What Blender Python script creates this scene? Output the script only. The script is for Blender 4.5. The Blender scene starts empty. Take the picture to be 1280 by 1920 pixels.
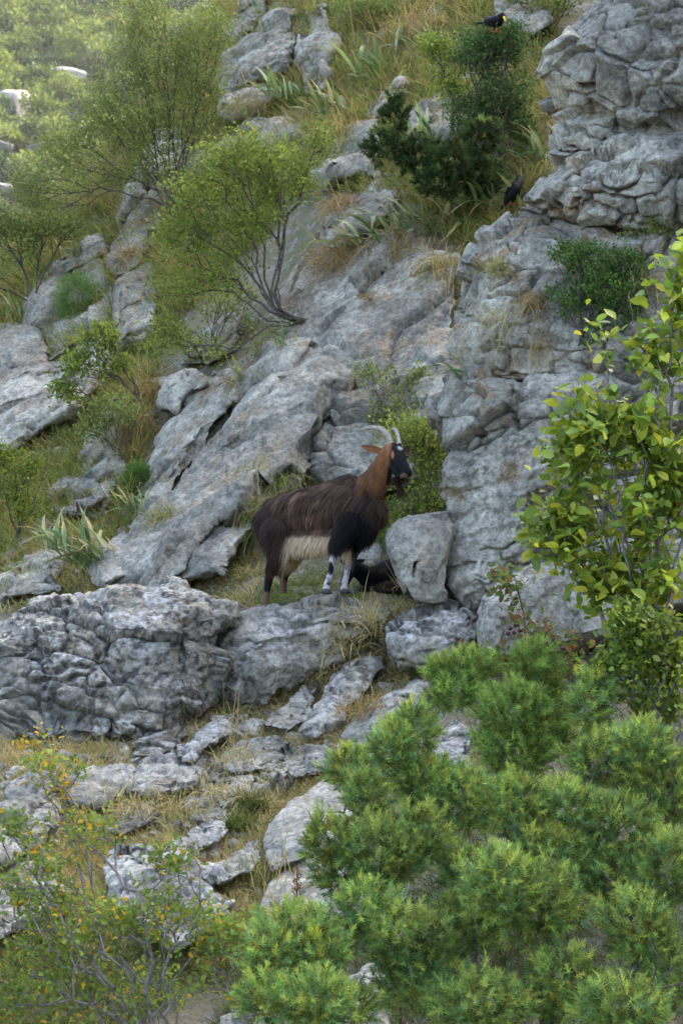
import bpy, math, random
import numpy as np
from mathutils import Vector, Matrix
R = math.radians
rng = np.random.default_rng(7)
random.seed(7)
sc = bpy.context.scene
col = sc.collection

# ------------------------------------------------------------------ camera, sky, sun, exposure
F = 4450.0                       # focal length in photograph pixels (1280 x 1920)
cam_d = bpy.data.cameras.new('camera')
cam_d.sensor_fit = 'VERTICAL'; cam_d.sensor_height = 36.0; cam_d.lens = F / 1920 * 36.0
cam_d.clip_start = 0.1; cam_d.clip_end = 6000
cam_d.dof.use_dof = True; cam_d.dof.focus_distance = 13.0; cam_d.dof.aperture_fstop = 9
cam = bpy.data.objects.new('camera', cam_d); col.objects.link(cam)
cam.location = (0, 0, 0); cam.rotation_euler = (R(90), 0, 0)
sc.camera = cam

SUN_EL, SUN_AZ = R(33), R(57)    # azimuth clockwise from +Y (the view direction)
sun_dir = Vector((math.sin(SUN_AZ) * math.cos(SUN_EL), math.cos(SUN_AZ) * math.cos(SUN_EL), math.sin(SUN_EL)))
w = bpy.data.worlds.new('World'); sc.world = w; w.use_nodes = True
nt = w.node_tree
sky = nt.nodes.new('ShaderNodeTexSky'); sky.sky_type = 'NISHITA'; sky.sun_disc = False
sky.sun_elevation = SUN_EL; sky.sun_rotation = SUN_AZ
sky.air_density = 0.9; sky.dust_density = 7.0; sky.ozone_density = 0.6
bg = nt.nodes['Background']; bg.inputs['Strength'].default_value = 0.15
nt.links.new(sky.outputs[0], bg.inputs['Color'])
sl = bpy.data.lights.new('sun', 'SUN'); sl.energy = 2.0; sl.angle = R(0.53); sl.color = (1.0, 0.93, 0.82)
so = bpy.data.objects.new('sun', sl); col.objects.link(so)
so.rotation_euler = (-sun_dir).to_track_quat('-Z', 'Y').to_euler(); so.location = (30, 20, 60)
vs = sc.view_settings
vs.view_transform = 'Standard'; vs.look = 'None'; vs.gamma = 1.0; vs.use_curve_mapping = False
vs.exposure = 2.95
sc.cycles.use_denoising = True
sc.cycles.max_bounces = 6; sc.cycles.diffuse_bounces = 3; sc.cycles.transparent_max_bounces = 8

# ------------------------------------------------------------------ numpy noise
def _h(ix, iy, iz, s):
    h = (ix.astype(np.int64) * 374761393 + iy.astype(np.int64) * 668265263 + iz.astype(np.int64) * 2147483647 + s * 1274126177) & 0xffffffff
    h = ((h ^ (h >> 13)) * 1274126177) & 0xffffffff
    h = ((h ^ (h >> 16)) * 2246822519) & 0xffffffff
    return h ^ (h >> 15)
def hashf(ix, iy, iz, s=0):
    return (_h(ix, iy, iz, s) & 0xffffff) / float(0xffffff)
def vnoise(p, s=0):
    i = np.floor(p).astype(np.int64); f = p - i; f = f * f * f * (f * (f * 6 - 15) + 10)
    out = 0
    for dx in (0, 1):
        wx = f[:, 0] if dx else 1 - f[:, 0]
        for dy in (0, 1):
            wy = f[:, 1] if dy else 1 - f[:, 1]
            for dz in (0, 1):
                wz = f[:, 2] if dz else 1 - f[:, 2]
                out = out + wx * wy * wz * hashf(i[:, 0] + dx, i[:, 1] + dy, i[:, 2] + dz, s)
    return out * 2 - 1
def fbm(p, octv=4, s=0, gain=0.5, ridged=False):
    a, t, o = 1.0, 0.0, 0
    p = np.asarray(p, float)
    for k in range(octv):
        n = vnoise(p + 17.3 * k, s + k)
        if ridged: n = 1 - 2 * np.abs(n)
        o = o + a * n; t += a; a *= gain; p = p * 2.03
    return o / t
def voronoi(p, s=0, pw=2.0):
    i = np.floor(p).astype(np.int64)
    n = len(p)
    f1 = np.full(n, 9.0); f2 = np.full(n, 9.0); cid = np.zeros(n, np.int64); cp = np.zeros((n, 3))
    for dx in (-1, 0, 1):
        for dy in (-1, 0, 1):
            for dz in (-1, 0, 1):
                c = i + np.array([dx, dy, dz])
                q = np.stack([c[:, 0] + 0.1 + 0.8 * hashf(c[:, 0], c[:, 1], c[:, 2], s + 1), c[:, 1] + 0.1 + 0.8 * hashf(c[:, 0], c[:, 1], c[:, 2], s + 2), c[:, 2] + 0.1 + 0.8 * hashf(c[:, 0], c[:, 1], c[:, 2], s + 3)], 1)
                d = np.sqrt(((q - p) ** 2).sum(1)) if pw == 2.0 else ((q - p) ** 4).sum(1) ** 0.25
                m = d < f1
                f2 = np.where(m, f1, np.minimum(f2, d))
                cid = np.where(m, _h(c[:, 0], c[:, 1], c[:, 2], s + 9), cid)
                cp = np.where(m[:, None], q, cp)
                f1 = np.where(m, d, f1)
    return f1, f2, cid, cp

# ------------------------------------------------------------------ object helpers
def P(px, py, D):
    return np.array([(px - 640) / F * D, D, (960 - py) / F * D])
def mesh_of(name, v, faces, mat=None, cols=None, smooth=True):
    me = bpy.data.meshes.new(name)
    v = np.asarray(v, np.float32)
    if isinstance(faces, np.ndarray): faces = [faces]
    faces = [np.asarray(f, np.int32) for f in faces if len(f)]
    loops = np.concatenate([f.ravel() for f in faces])
    sizes = np.concatenate([np.full(len(f), f.shape[1], np.int32) for f in faces])
    starts = np.concatenate([[0], np.cumsum(sizes)[:-1]]).astype(np.int32)
    me.vertices.add(len(v)); me.vertices.foreach_set('co', v.ravel())
    me.loops.add(len(loops)); me.loops.foreach_set('vertex_index', loops)
    me.polygons.add(len(sizes)); me.polygons.foreach_set('loop_start', starts)
    if smooth: me.polygons.foreach_set('use_smooth', np.ones(len(sizes), bool))
    if cols is not None:
        c = np.ones((len(v), 4), np.float32); c[:, :3] = cols
        a = me.color_attributes.new('Col', 'FLOAT_COLOR', 'POINT'); a.data.foreach_set('color', c.ravel())
    me.update(calc_edges=True)
    if mat: me.materials.append(mat)
    return me
def link(name, me, parent=None, loc=None):
    o = bpy.data.objects.new(name, me); col.objects.link(o)
    if parent is not None: o.parent = parent
    if loc is not None: o.location = loc
    return o
def tag(o, label=None, cat=None, group=None, kind=None):
    if label: o['label'] = label
    if cat: o['category'] = cat
    if group: o['group'] = group
    if kind: o['kind'] = kind
    return o
def thing(name, loc, label, cat, group=None):
    o = bpy.data.objects.new(name, None); col.objects.link(o); o.location = Vector(loc)
    o.empty_display_size = 0.1
    return tag(o, label, cat, group)
def part(name, v, faces, mat, root, cols=None, smooth=True, kind=None):
    base = np.array(root.location) if root is not None else 0
    o = link(name, mesh_of(name, np.asarray(v) - base, faces, mat, cols, smooth), root)
    if kind: o['kind'] = kind
    return o

# ------------------------------------------------------------------ materials
def new_mat(name):
    m = bpy.data.materials.new(name); m.use_nodes = True
    return m, m.node_tree, m.node_tree.nodes['Principled BSDF']
class G:
    def __init__(s, nt): s.nt = nt
    def n(s, t, **kw):
        x = s.nt.nodes.new(t)
        for k, v in kw.items():
            if k in x.inputs and not hasattr(x, k): x.inputs[k].default_value = v
            else: setattr(x, k, v)
        return x
    def l(s, a, b): s.nt.links.new(a, b)
    def noise(s, vec, scale, detail=4, rough=0.55, dist=0.0):
        x = s.nt.nodes.new('ShaderNodeTexNoise'); x.inputs['Scale'].default_value = scale
        x.inputs['Detail'].default_value = detail; x.inputs['Roughness'].default_value = rough; x.inputs['Distortion'].default_value = dist
        s.l(vec, x.inputs['Vector']); return x.outputs['Fac']
    def ramp(s, fac, lo, hi, a=0.0, b=1.0):
        x = s.nt.nodes.new('ShaderNodeMapRange'); x.interpolation_type = 'SMOOTHSTEP'
        x.inputs[1].default_value = lo; x.inputs[2].default_value = hi; x.inputs[3].default_value = a; x.inputs[4].default_value = b
        s.l(fac, x.inputs[0]); return x.outputs[0]
    def mix(s, fac, a, b):
        x = s.nt.nodes.new('ShaderNodeMix'); x.data_type = 'RGBA'
        for v, i in ((fac, 0), (a, 6), (b, 7)):
            if hasattr(v, 'is_output'): s.l(v, x.inputs[i])
            elif isinstance(v, (int, float)): x.inputs[i].default_value = v
            else: x.inputs[i].default_value = (*v, 1)
        return x.outputs[2]
    def math(s, op, a, b=0.0):
        x = s.nt.nodes.new('ShaderNodeMath'); x.operation = op
        for v, i in ((a, 0), (b, 1)):
            if hasattr(v, 'is_output'): s.l(v, x.inputs[i])
            else: x.inputs[i].default_value = v
        return x.outputs[0]
def rock_mat(name, speck=0.36, bump=0.04):
    """broad colour comes from the mesh's own stain map (Col); the nodes add speckle and fine relief"""
    m, nt, bs = new_mat(name); g = G(nt)
    pos = g.n('ShaderNodeNewGeometry').outputs['Position']
    at = g.n('ShaderNodeAttribute', attribute_name='Col').outputs['Color']
    n1 = g.noise(pos, 26, 7, 0.74); n2 = g.noise(pos, 7, 3, 0.6)
    hs = g.n('ShaderNodeHueSaturation'); g.l(at, hs.inputs['Color']); g.l(g.math('MULTIPLY', g.ramp(n1, 0.36, 0.64, 1 - speck, 1 + speck * 0.75), g.ramp(n2, 0.35, 0.65, 0.82, 1.15)), hs.inputs['Value'])
    g.l(hs.outputs[0], bs.inputs['Base Color']); bs.inputs['Roughness'].default_value = 0.95; bs.inputs['Specular IOR Level'].default_value = 0.08
    bp = g.n('ShaderNodeBump'); bp.inputs['Strength'].default_value = 1.0; bp.inputs['Distance'].default_value = bump
    g.l(n1, bp.inputs['Height']); g.l(bp.outputs[0], bs.inputs['Normal'])
    return m
ROCKC = dict(  # dark base, pale base, dark lichen, ochre, white crust, streaks
    cliff=((0.255, 0.252, 0.225), (0.47, 0.46, 0.41), 0.5, 0.85, 0.0, 0.3),
    slab=((0.235, 0.232, 0.21), (0.42, 0.415, 0.375), 0.3, 0.5, 0.0, 0.7),
    lichen=((0.22, 0.22, 0.20), (0.42, 0.41, 0.37), 0.8, 0.7, 0.6, 0.0),
    grey=((0.24, 0.238, 0.215), (0.45, 0.44, 0.405), 0.6, 0.5, 0.35, 0.0),
    karst=((0.34, 0.34, 0.32), (0.57, 0.565, 0.53), 0.6, 0.25, 0.5, 0.0),
    boulder=((0.28, 0.278, 0.25), (0.45, 0.44, 0.40), 0.35, 0.5, 0.0, 0.2))
def lerp(c, t, k): return c + (np.asarray(t) - c) * k[:, None]
def rock_cols(v, nz, kind, seed):
    a, b, dk, oc, wh, st = ROCKC[kind]; a = np.array(a) * (1.2, 1.18, 1.10); b = np.array(b) * (1.2, 1.18, 1.10)
    c = np.tile(np.array(a), (len(v), 1))
    c = lerp(c, b, sstep(-0.35, 0.4, fbm(v * 2.1, 5, 61, 0.6)))
    if st:
        q = v @ rot_y(R(-35)).T * np.array([7, 3, 1.1])
        c = lerp(c, (0.31, 0.265, 0.20), st * sstep(0.0, 0.45, fbm(q, 4, 62, 0.6)))
    c = lerp(c, (0.32, 0.225, 0.12), oc * sstep(0.1, 0.4, fbm(v * 2.9 + 9, 4, 63)) * sstep(-0.2, 0.3, fbm(v * 15, 3, 64)))
    c = lerp(c, (0.045, 0.045, 0.045), dk * sstep(-0.1 - 0.25 * (dk > 0.7), 0.25 - 0.15 * (dk > 0.7), fbm(v * 3.3, 3, 65)) * sstep(-0.02 - 0.08 * (dk > 0.7), 0.2, fbm(v * 26, 4, 66, 0.7)))
    if wh: c = lerp(c, (0.72, 0.72, 0.72), wh * sstep(0.0, 0.25, fbm(v * 4.2, 4, 67, 0.65)) * sstep(-0.15, 0.1, fbm(v * 30, 4, 68, 0.7)) * sstep(0.0, 0.5, nz))
    return c
def leaf_mat(name, trans=0.35, rough=0.5, spec=0.4, var=0.25):
    m, nt, bs = new_mat(name); g = G(nt)
    at = g.n('ShaderNodeAttribute', attribute_name='Col').outputs['Color']
    oi = g.n('ShaderNodeObjectInfo').outputs['Random']
    hs = g.n('ShaderNodeHueSaturation'); hs.inputs['Value'].default_value = 1
    g.l(at, hs.inputs['Color']); g.l(g.ramp(oi, 0, 1, 1 - var, 1 + var), hs.inputs['Value'])
    g.l(hs.outputs[0], bs.inputs['Base Color']); bs.inputs['Roughness'].default_value = rough; bs.inputs['Specular IOR Level'].default_value = spec
    if trans:
        tr = g.n('ShaderNodeBsdfTranslucent'); g.l(hs.outputs[0], tr.inputs['Color'])
        mx = g.n('ShaderNodeMixShader'); mx.inputs[0].default_value = trans
        g.l(bs.outputs[0], mx.inputs[1]); g.l(tr.outputs[0], mx.inputs[2])
        g.l(mx.outputs[0], nt.nodes['Material Output'].inputs['Surface'])
    return m
def plain_mat(name, c, rough=0.7, c2=None, scale=30, spec=0.3):
    m, nt, bs = new_mat(name); g = G(nt)
    tc = g.n('ShaderNodeTexCoord').outputs['Object']
    g.l(g.mix(g.ramp(g.noise(tc, scale, 4), 0.35, 0.65), c, c2 or tuple(x * 0.7 for x in c)), bs.inputs['Base Color'])
    bs.inputs['Roughness'].default_value = rough; bs.inputs['Specular IOR Level'].default_value = spec
    bp = g.n('ShaderNodeBump'); bp.inputs['Strength'].default_value = 0.4; bp.inputs['Distance'].default_value = 0.004
    g.l(g.noise(tc, scale * 2, 4), bp.inputs['Height']); g.l(bp.outputs[0], bs.inputs['Normal'])
    return m
M = dict(
    rock=rock_mat('weathered_limestone'),
    leaf=leaf_mat('leaf', 0.5, 0.42, 0.5, 0.35), small_leaf=leaf_mat('small_leaf', 0.4, 0.6, 0.12, 0.1), needle=leaf_mat('needle', 0.3, 0.7, 0.06, 0.05),
    grass=leaf_mat('grass', 0.3, 0.8, 0.05, 0.08), blade=leaf_mat('iris_blade', 0.3, 0.45, 0.4),
    bark=plain_mat('bark', (0.12, 0.10, 0.085), 0.9, (0.06, 0.05, 0.045), 40), greybark=plain_mat('grey_bark', (0.27, 0.25, 0.23), 0.85, (0.15, 0.13, 0.12), 40),
    greenstem=plain_mat('green_stem', (0.16, 0.15, 0.07), 0.7),
    hair=leaf_mat('goat_hair', 0.0, 0.7, 0.08, 0.0), hide=leaf_mat('goat_hide', 0.0, 0.75, 0.08, 0.0),
    horn=plain_mat('horn', (0.34, 0.30, 0.25), 0.5, (0.2, 0.17, 0.14), 60), hoof=plain_mat('hoof', (0.05, 0.045, 0.04), 0.5),
    eye=plain_mat('eye', (0.02, 0.012, 0.004), 0.1, spec=0.6), black=plain_mat('black_feather', (0.011, 0.011, 0.013), 0.6, (0.006, 0.006, 0.008), 60, 0.1),
    beak=plain_mat('yellow_beak', (0.75, 0.52, 0.04), 0.4), birdleg=plain_mat('orange_leg', (0.62, 0.17, 0.07), 0.5),
    berry=plain_mat('dark_berry', (0.06, 0.012, 0.02), 0.3),
)
def ground_mat():
    m, nt, bs = new_mat('dry_hillside_soil'); g = G(nt)
    pos = g.n('ShaderNodeNewGeometry').outputs['Position']
    c = g.mix(g.ramp(g.noise(pos, 1.3, 5, 0.6), 0.4, 0.62), (0.22, 0.175, 0.11), (0.12, 0.13, 0.06))
    c = g.mix(g.ramp(g.noise(pos, 9, 5, 0.6), 0.5, 0.65, 0, 0.8), c, (0.27, 0.255, 0.235))
    c = g.mix(g.ramp(g.noise(pos, 45, 3, 0.6), 0.5, 0.7, 0, 0.6), c, (0.07, 0.055, 0.035))
    g.l(c, bs.inputs['Base Color']); bs.inputs['Roughness'].default_value = 0.95
    bp = g.n('ShaderNodeBump'); bp.inputs['Distance'].default_value = 0.05; g.l(g.noise(pos, 18, 8, 0.65), bp.inputs['Height']); g.l(bp.outputs[0], bs.inputs['Normal'])
    return m
def far_mat():
    m, nt, bs = new_mat('far_scrub_ground'); g = G(nt)
    pos = g.n('ShaderNodeNewGeometry').outputs['Position']
    c = g.mix(g.ramp(g.noise(pos, 0.05, 5, 0.6), 0.4, 0.6), (0.03, 0.042, 0.012), (0.06, 0.065, 0.02))
    c = g.mix(g.ramp(g.noise(pos, 0.11, 4, 0.6), 0.58, 0.68), c, (0.13, 0.115, 0.08))
    g.l(c, bs.inputs['Base Color']); bs.inputs['Roughness'].default_value = 0.95
    return m

# ------------------------------------------------------------------ the hillside
cps = [(-300,1980,11.5),(0,1920,11.8),(640,1920,12),(1280,1950,11.5),(1700,1900,11),
 (-300,1600,13.4),(0,1600,13.5),(320,1600,13.6),(640,1600,13.4),(960,1600,13),(1280,1600,12.6),(1700,1500,12.2),
 (-300,1400,14.9),(0,1400,14.8),(400,1400,15),(640,1400,14.8),(960,1400,14.2),(1280,1400,13.8),
 (0,1250,16.4),(400,1250,16.2),(640,1250,15.8),(800,1250,15.5),(1100,1250,15.2),
 (200,1130,17.2),(495,1143,16.3),(640,1125,16.1),(740,1120,16.5),(1000,1130,16.4),(1280,1130,15.8),(1700,1100,15),
 (0,1000,19),(250,1000,18.3),(450,1000,17.8),(640,1000,17.4),(800,1000,17.3),(1280,1000,16.6),
 (0,800,20.8),(200,800,20),(400,800,19.2),(600,800,18.4),(780,800,18.2),(1000,800,17),(1280,800,16.9),
 (0,600,22.6),(200,600,21.6),(400,600,20.6),(600,600,19.6),(800,600,19),(1100,600,17.5),(1280,600,17.3),(1700,600,16.5),
 (60,410,24.3),(250,400,23.2),(450,400,21.8),(700,400,20.4),(950,400,19.8),(1280,400,18.6),
 (210,260,25.3),(450,200,23.8),(700,200,22.2),(950,200,21.3),(1280,200,20.3),
 (430,10,26.2),(700,0,24.2),(950,0,23),(1280,0,22.2),(1700,0,20.5),
 (620,-300,28),(950,-300,26),(1400,-300,24.5),(-250,640,23.5),(-350,900,20.5),(-400,1200,17.5)]
cw = np.array([P(*c) for c in cps] + [(-5, 27, 0.8), (-4, 29, 2.0), (-2.6, 30, 2.5), (-8, 25, -0.5), (-9, 15, -3.2), (-9, 9, -4), (-3, 8.5, -3.3), (0, 8, -3.3), (3, 8, -3.0), (9, 8, -0.5), (0, 5, -2.6), (6, 14, 1.2), (9, 16, 5), (11, 24, 11), (8, 30, 12), (2, 34, 9)])
def _rbf(a, b):
    r2 = ((a[:, None, :] - b[None]) ** 2).sum(-1)
    return 0.5 * r2 * np.log(r2 + 1e-9)
_n = len(cw)
A_ = np.zeros((_n + 3, _n + 3)); A_[:_n, :_n] = _rbf(cw[:, :2], cw[:, :2]) + 0.02 * np.eye(_n)
A_[:_n, _n] = 1; A_[:_n, _n+1:] = cw[:, :2]; A_[_n, :_n] = 1; A_[_n+1:, :_n] = cw[:, :2].T
_w = np.linalg.solve(A_, np.concatenate([cw[:, 2], np.zeros(3)]))
def mountain(x, y):
    xe = -1.3 + 0.5 * np.maximum(y - 27, 0) - 0.9 * np.maximum(12 - y, 0)
    up = 0.55 * (y - 17) + 0.85 * x
    up = np.where(y < 12, np.maximum(0.9 * (x - 4), -2.2 - 0.02 * (12 - y)) , up)
    drop = 5.5 + 1.2 * (x - xe)
    return np.clip(np.minimum(np.where(y > 20, np.minimum(up, drop), up), 48 + 0 * x), -75, 48)
def sstep(a, b, x):
    t = np.clip((x - a) / (b - a), 0, 1); return t * t * (3 - 2 * t)
def hill(x, y):
    xy = np.stack([x, y], 1); z = np.zeros(len(x))
    for s in range(0, len(x), 20000):
        q = xy[s:s+20000]
        z[s:s+20000] = _rbf(q, cw[:, :2]) @ _w[:_n] + _w[_n] + q @ _w[_n+1:]
    k = np.minimum.reduce([sstep(-10.5, -7, x), sstep(13, 9, x), sstep(3, 7, y), sstep(36, 30, y)])
    p3 = np.stack([x, y, 0 * x], 1)
    z = z * k + (mountain(x, y) + 1.6 * fbm(p3 * 0.13, 4, 5)) * (1 - k)
    return z + 0.10 * fbm(p3 * 1.1, 5, 3) * k
gx = np.arange(-10, 12.6, 0.07); gy = np.arange(4.5, 36, 0.07)
GX, GY = np.meshgrid(gx, gy)
# evaluate the smooth part on a coarser grid then refine
cx_, cy_ = np.arange(-10.3, 12.9, 0.21), np.arange(4.2, 36.3, 0.21)
CX, CY = np.meshgrid(cx_, cy_)
CZ = hill(CX.ravel(), CY.ravel()).reshape(CX.shape)
def bilin(x, y, xs, ys, Z):
    u = np.clip((x - xs[0]) / (xs[1] - xs[0]), 0, len(xs) - 1.001); v = np.clip((y - ys[0]) / (ys[1] - ys[0]), 0, len(ys) - 1.001)
    i, j = u.astype(int), v.astype(int); fu, fv = u - i, v - j
    return Z[j, i] * (1-fu) * (1-fv) + Z[j, i+1] * fu * (1-fv) + Z[j+1, i] * (1-fu) * fv + Z[j+1, i+1] * fu * fv
def hz(x, y): return bilin(np.asarray(x, float), np.asarray(y, float), cx_, cy_, CZ)
_steps = np.arange(8, 34, 0.04)
def Dt(px, py):
    """distance along +Y at which the ray through a pixel meets the hillside"""
    px = np.atleast_1d(np.asarray(px, float)); py = np.atleast_1d(np.asarray(py, float)); out = np.full(len(px), np.nan)
    for s in range(0, len(px), 2000):
        a = (px[s:s+2000] - 640) / F; b = (960 - py[s:s+2000]) / F
        X = a[:, None] * _steps; Zr = b[:, None] * _steps
        below = hz(X.ravel(), np.broadcast_to(_steps, X.shape).ravel()).reshape(X.shape) > Zr
        k = below.argmax(1); o = _steps[k].copy(); o[~below.any(1)] = np.nan
        out[s:s+2000] = o
    return out
def grid_faces(nx, ny):
    a = (np.arange(ny - 1)[:, None] * nx + np.arange(nx - 1)[None]).ravel()
    return np.stack([a, a + 1, a + nx + 1, a + nx], 1)
xs = np.concatenate([-10 - np.geomspace(1, 90, 14)[::-1], gx, gx[-1] + np.geomspace(1, 130, 18)])
ys = np.concatenate([4.5 - np.geomspace(1, 60, 12)[::-1], gy, gy[-1] + np.geomspace(1, 150, 18)])
XX, YY = np.meshgrid(xs, ys)
inside = (XX >= gx[0]) & (XX <= gx[-1]) & (YY >= gy[0]) & (YY <= gy[-1])
ZZ = np.zeros(XX.shape)
ZZ[inside] = hz(XX[inside], YY[inside])
ZZ[~inside] = hill(XX[~inside], YY[~inside])
pts = np.stack([XX.ravel(), YY.ravel(), ZZ.ravel()], 1)
ii = inside.ravel()
pts[ii, 2] += 0.05 * fbm(pts[ii] * 4, 4, 11)
M['ground'] = ground_mat(); M['far'] = far_mat()
tag(link('hillside', mesh_of('hillside', pts, grid_faces(len(xs), len(ys)), M['ground'])), 'steep dry limestone hillside under the rocks and grass', kind='structure')

def far_z(x, y):
    p3 = np.stack([x, y, 0 * x], 1)
    return np.where(y < 200, -80, -80 + 0.49 * np.clip(y - 200, 0, 900)) + 9 * fbm(p3 * 0.012, 4, 21) * sstep(150, 260, y)
fx = np.linspace(-1500, 1500, 151); fy = np.linspace(-400, 1800, 180)
FX, FY = np.meshgrid(fx, fy)
fp = np.stack([FX.ravel(), FY.ravel(), far_z(FX.ravel(), FY.ravel())], 1)
tag(link('valley_ground', mesh_of('valley_ground', fp, grid_faces(151, 180), M['far'])), 'sunlit far valley side below and behind the trees', kind='structure')

# ------------------------------------------------------------------ rocks
def poly_dist(q, poly):
    """signed distance (inside +) and nearest boundary point"""
    a = poly; b = np.roll(poly, -1, 0); best = np.full(len(q), 1e9); near = np.zeros((len(q), 2)); ins = np.zeros(len(q), bool)
    for p0, p1 in zip(a, b):
        e = p1 - p0; t = np.clip(((q - p0) @ e) / (e @ e + 1e-12), 0, 1)
        n = p0 + t[:, None] * e; d = np.hypot(*(q - n).T)
        m = d < best; best[m] = d[m]; near[m] = n[m]
        c = ((p0[1] > q[:, 1]) != (p1[1] > q[:, 1]))
        with np.errstate(divide='ignore', invalid='ignore'):
            ins ^= c & (q[:, 0] < (p1[0] - p0[0]) * (q[:, 1] - p0[1]) / (p1[1] - p0[1] + 1e-12) + p0[0])
    return np.where(ins, best, -best), near
def vnormals(v, f):
    n = np.zeros_like(v)
    fn = np.cross(v[f[:, 2]] - v[f[:, 0]], v[f[:, 3]] - v[f[:, 1]])
    for k in range(4):
        for c in range(3): n[:, c] += np.bincount(f[:, k], fn[:, c], len(v))
    return n / (np.linalg.norm(n, axis=1, keepdims=True) + 1e-12)
def rot_y(a):
    c, s = math.cos(a), math.sin(a); return np.array([[c, 0, s], [0, 1, 0], [-s, 0, c]])
STY = dict(  # bs block size, an anisotropy, off block offset, fl flatness, ck/cw crack, ss/so/sfl/sck the same for small blocks, rf/ra roughness, bed/ba bedding step
    blocky=dict(bs=0.44, an=(0.65, 1, 1.15), off=0.12, fl=0.97, ck=0.26, cw=0.036, ss=0.20, so=0.04, sfl=0.92, sck=0.10, scw=0.07, rf=10, ra=0.018, bed=0.22, ba=0.045, pw=4.0, sw=0.08),
    face=dict(bs=0.60, an=(0.6, 1, 1.25), off=0.10, fl=0.97, ck=0.24, cw=0.03, ss=0.26, so=0.03, sfl=0.92, sck=0.085, scw=0.055, rf=9, ra=0.02, bed=0.3, ba=0.05, pw=4.0, sw=0.08),
    ledge=dict(bs=0.46, an=(0.6, 1, 1.4), off=0.08, fl=0.93, ck=0.16, cw=0.06, ss=0.16, so=0.04, sfl=0.85, sck=0.06, rf=10, ra=0.04, bed=0.15, ba=0.065, pw=4.0, sw=0.09),
    slab=dict(bs=0.62, an=(1.25, 1, 0.5), off=0.10, fl=0.92, ck=0.09, cw=0.05, ss=0.24, so=0.02, sfl=0.65, sck=0.012, rf=5, ra=0.032, bed=0.5, ba=0.03, pw=4.0, sw=0.13),
    rugged=dict(bs=0.36, an=(0.7, 1, 1.3), off=0.08, fl=0.93, ck=0.08, cw=0.09, ss=0.14, so=0.035, sfl=0.8, sck=0.04, rf=8, ra=0.03, bed=0.16, ba=0.035, pw=4.0, sw=0.09),
    boulder=dict(bs=0.36, an=(1, 1, 1), off=0.02, fl=0.97, ck=0.02, cw=0.04, ss=0.17, so=0.012, sfl=0.7, sck=0.01, rf=6, ra=0.022, bed=0.25, ba=0.012, pw=4.0, sw=0.10),
    karst=dict(bs=0.19, an=(1, 1, 0.8), off=0.07, fl=0.75, ck=0.10, cw=0.16, ss=0.075, so=0.03, sfl=0.5, sck=0.05, rf=10, ra=0.045, bed=0.1, ba=0.03),
)
def facet(v, n, cid, k):
    """press the vertices of each block towards that block's own mean plane, which leaves arrises between blocks"""
    u, iv = np.unique(cid, return_inverse=True)
    cnt = np.bincount(iv)[:, None]
    c = np.stack([np.bincount(iv, v[:, i]) for i in range(3)], 1) / cnt
    m = np.stack([np.bincount(iv, n[:, i]) for i in range(3)], 1)
    ln = np.linalg.norm(m, axis=1, keepdims=True); m = m / (ln + 1e-9)
    kk = k * sstep(0.35, 0.75, (ln / cnt)[:, 0])
    d = ((v - c[iv]) * m[iv]).sum(1) * kk[iv]
    return v - m[iv] * d[:, None], m[iv]
def displace(v, nrm, st, ang, seed, amp=1.0):
    Rm = rot_y(ang)
    p = v @ Rm.T
    pw = p + 0.10 * np.stack([fbm(p * 1.7, 3, seed), fbm(p * 1.7 + 31, 3, seed), fbm(p * 1.7 + 77, 3, seed)], 1)
    # gentle swell first, so that the blocks' mean planes tilt
    v = v + nrm * (st.get('sw', 0.10) * amp * fbm(p * 2.4, 3, seed + 4))[:, None]
    q = pw * np.array(st['an']) / st['bs']
    f1, f2, cid, cp = voronoi(q, seed, st.get('pw', 2.0))
    r = lambda k: ((cid >> k) & 0xff) / 255.0 - 0.5
    v, m1 = facet(v, nrm, cid, st['fl'])
    vary = sstep(-0.3, 0.25, fbm(p * 1.4, 2, seed + 5))
    d = st['off'] * 1.6 * (r(4) - 0.1) - st['ck'] * vary * np.exp(-((f2 - f1) / st['cw']) ** 1.3 * 0.9)
    q2 = (pw + 0.03 * np.stack([vnoise(p * 8, seed), vnoise(p * 8 + 9, seed), vnoise(p * 8 + 19, seed)], 1)) * np.array(st['an']) / st['ss']
    g1, g2, c2, cp2 = voronoi(q2, seed + 50, st.get('pw', 2.0))
    r2 = lambda k: ((c2 >> k) & 0xff) / 255.0 - 0.5
    lv = sstep(-0.3, 0.3, fbm(p * 1.9 + 5, 2, seed + 6))
    nn = 0.5 * nrm + 0.5 * m1; nn /= np.linalg.norm(nn, axis=1, keepdims=True) + 1e-9
    tb = pw[:, 2] / st['bed'] + 0.8 * fbm(p * 1.2, 3, seed + 7) + 0.12 * fbm(p * 9, 2, seed + 17)
    fr = tb - np.floor(tb)
    d = d + st['ba'] * (1 - fr ** 0.7 - 0.5 + (fr > 0.93) * (fr - 0.93) * 9) * sstep(-0.2, 0.3, fbm(p * 2 + 40, 3, seed + 9))
    v = v + nn * (d * amp)[:, None]
    v2, m2 = facet(v + nn * (0.02 * fbm(p * 9, 2, seed + 3))[:, None], nrm, c2, st['sfl'])
    v = v + (v2 - v) * (0.35 + 0.65 * lv)[:, None]
    e = lv * (st['so'] * 1.3 * r2(5) - st['sck'] * np.exp(-((g2 - g1) / st.get('scw', 0.09)) ** 1.3))
    e = e + st['ra'] * (0.7 * fbm(p * st['rf'] * np.array([0.8, 1, 1.3]), 5, seed + 8, 0.6) - 0.3 * np.maximum(0, fbm(p * st['rf'] * 1.7, 3, seed + 18)) * 2)
    return v + nn * (e * amp)[:, None], cid
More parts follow.
